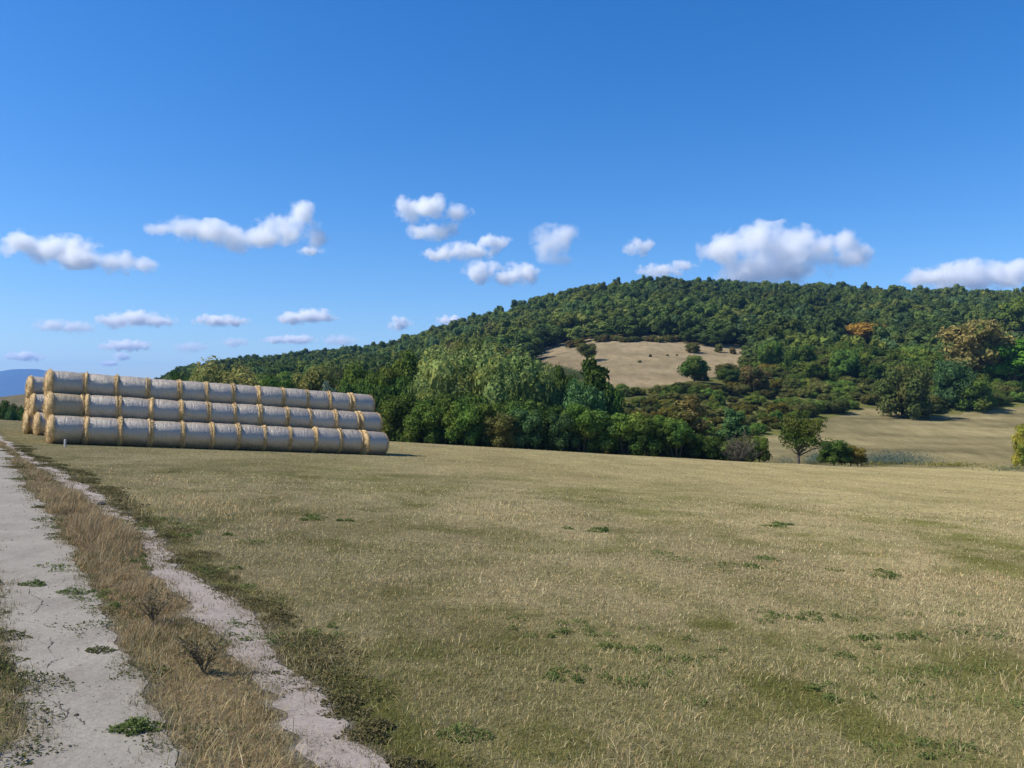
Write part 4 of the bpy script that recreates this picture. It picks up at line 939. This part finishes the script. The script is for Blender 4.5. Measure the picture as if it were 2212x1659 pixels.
CL = [
 ('long white cloud touching the left edge of the sky', [(60, 530, 62, 30), (130, 540, 75, 34), (185, 560, 60, 22), (250, 566, 45, 26), (310, 575, 42, 18)], 14, 1),
 ('long flat cloud with a pointed tower at its right end', [(385, 492, 62, 22), (460, 505, 70, 26), (540, 512, 80, 30), (620, 500, 70, 36), (652, 460, 26, 28), (680, 515, 32, 28)], 11, .9),
 ('small wisp under the right end of the long pointed cloud', [(672, 543, 28, 10)], 5, .8),
 ('bright two-tiered cloud highest in the sky', [(890, 447, 38, 30), (925, 452, 44, 34), (985, 457, 36, 16), (935, 500, 52, 20), (975, 497, 26, 18)], 16, 1),
 ('slanting grey-white cloud below the two-tiered one', [(960, 548, 48, 16), (1015, 540, 52, 20), (1062, 524, 42, 17)], 10, 1.),
 ('loose roundish cloud right of the two-tiered one', [(1190, 525, 42, 38), (1215, 510, 42, 24), (1190, 487, 18, 10), (1196, 562, 36, 16)], 10, 1.2),
 ('bright low cloud pair of two white humps', [(1045, 587, 44, 24), (1115, 592, 50, 26), (1150, 604, 22, 9)], 16, .9),
 ('small lone white cloud left of the big cloud', [(1378, 533, 30, 20), (1395, 527, 20, 11)], 11, 1),
 ('thin cloud resting on the hill crest left of the big cloud', [(1430, 584, 50, 16), (1472, 576, 34, 14)], 8, 1),
 ('biggest white cumulus cloud standing over the hill crest', [(1570, 540, 56, 44), (1622, 528, 66, 50), (1700, 530, 68, 48), (1760, 545, 60, 42), (1828, 525, 26, 34), (1840, 556, 46, 34), (1680, 585, 110, 34), (1600, 575, 60, 34)], 18, .9),
 ('broad white cloud behind the hill crest at the right edge', [(2010, 600, 70, 22), (2090, 598, 90, 34), (2180, 595, 80, 34), (2260, 600, 70, 34)], 14, .9),
 ('flat cloud bank with a bright top low over the bales', [(255, 694, 44, 16), (295, 688, 54, 18), (345, 695, 40, 12)], 12.4, 1),
 ('faint flat cloud low in the left sky', [(110, 702, 44, 14), (160, 706, 44, 14)], 6.2, 1.2),
 ('small flat cloud low above the middle of the bales', [(465, 691, 46, 13), (505, 695, 34, 10)], 11.5, 1),
 ('lens-shaped white cloud low over the right half of the bales', [(635, 686, 38, 14), (675, 681, 50, 15)], 14.5, 1),
 ('little bright cloud just above the left ridge of the wood', [(862, 700, 28, 16)], 14.5, .9),
 ('small white patch on the ridge of the wood', [(970, 692, 28, 11)], 14.3, 1),
 ('thin streak of cloud low over the bales', [(595, 734, 34, 8), (640, 733, 42, 11)], 10.6, 1),
 ('thin low cloud over the second willow', [(735, 735, 38, 14)], 6.2, 1.1),
 ('small low cloud above the far willow', [(275, 747, 52, 12)], 12.4, 1),
 ('tiny low cloud at the left edge near the mountain', [(48, 770, 42, 11)], 11.5, 1),
 ('tiny low cloud puff above the first bales', [(262, 771, 22, 10), (240, 786, 22, 8)], 11.5, 1),
 ('faint low cloud left of the wooded ridge', [(412, 750, 38, 12), (505, 740, 34, 11)], 6.2, 1.2)]
for i, (lab, lb, dens, soft) in enumerate(CL):
    lo = max(l[1] + l[3] for l in lb)
    cloud(lab, lb, 1500., dens, i + 1, soft)

# ------------------------------------------------------------------ air
hz, nt, nd, lk = new_mat('haze_air')
pv = N(nt, 'ShaderNodeVolumePrincipled', inp={'Color': (.19, .46, 1.0, 1), 'Density': .92e-4, 'Anisotropy': 0.}); o = N(nt, 'ShaderNodeOutputMaterial'); lk.new(pv.outputs[0], o.inputs['Volume'])
x0, x1, y0, y1, z0, z1 = -19800, 19800, -400, 9950, -700, 480
HV = [(x, y, z) for z in (z0, z1) for y in (y0, y1) for x in (x0, x1)]
tag(link('haze', make_mesh('haze', HV, [(0, 2, 3, 1), (4, 5, 7, 6), (0, 1, 5, 4), (2, 6, 7, 3), (0, 4, 6, 2), (1, 3, 7, 5)], None, [hz])), 'thin blue air in front of the far mountain', 'haze', kind='stuff')

# ------------------------------------------------------------------ sky, sun, camera
SUN_AZ = Vector((-.985, -.17, 0)).normalized(); ELEV = math.radians(48)
w = bpy.data.worlds.new('World'); scene.world = w; w.use_nodes = True
nt = w.node_tree; nt.nodes.clear()
sk = nt.nodes.new('ShaderNodeTexSky'); sk.sky_type = 'NISHITA'; sk.sun_disc = False; sk.sun_elevation = ELEV
sk.sun_rotation = math.atan2(SUN_AZ.x, SUN_AZ.y) % (2 * math.pi); sk.altitude = 300; sk.air_density = 1.0; sk.dust_density = .6; sk.ozone_density = 4.0
bg = nt.nodes.new('ShaderNodeBackground'); bg.inputs[1].default_value = .123
ow = nt.nodes.new('ShaderNodeOutputWorld'); hs = nt.nodes.new('ShaderNodeHueSaturation'); hs.inputs['Saturation'].default_value = 1.36; hs.inputs['Hue'].default_value = .507; nt.links.new(sk.outputs[0], hs.inputs['Color']); nt.links.new(hs.outputs[0], bg.inputs[0]); nt.links.new(bg.outputs[0], ow.inputs[0])
sl = bpy.data.lights.new('sun', 'SUN'); sl.energy = 5.0; sl.angle = math.radians(.53); sl.color = (1, .935, .82)
so = link('sun', sl); d = Vector((SUN_AZ.x * math.cos(ELEV), SUN_AZ.y * math.cos(ELEV), math.sin(ELEV)))
so.rotation_euler = d.to_track_quat('Z', 'Y').to_euler(); so.location = (-50, -20, 80)
cam = bpy.data.cameras.new('camera'); cam.sensor_width = 36; cam.lens = F / 1024 * 36; cam.shift_y = (CY - 384) / 1024; cam.clip_start = .05; cam.clip_end = 120000
co = link('camera', cam, loc=(0, 0, EYE), rot=(math.pi / 2, 0, 0)); scene.camera = co
scene.view_settings.view_transform = 'Standard'; scene.view_settings.look = 'None'; scene.view_settings.exposure = .45; scene.view_settings.gamma = 1
cy = scene.cycles
cy.use_denoising = True; cy.max_bounces = 16; cy.diffuse_bounces = 3; cy.glossy_bounces = 2; cy.transmission_bounces = 2; cy.volume_bounces = 16; cy.transparent_max_bounces = 8
cy.volume_max_steps = 128; cy.volume_step_rate = 1.0
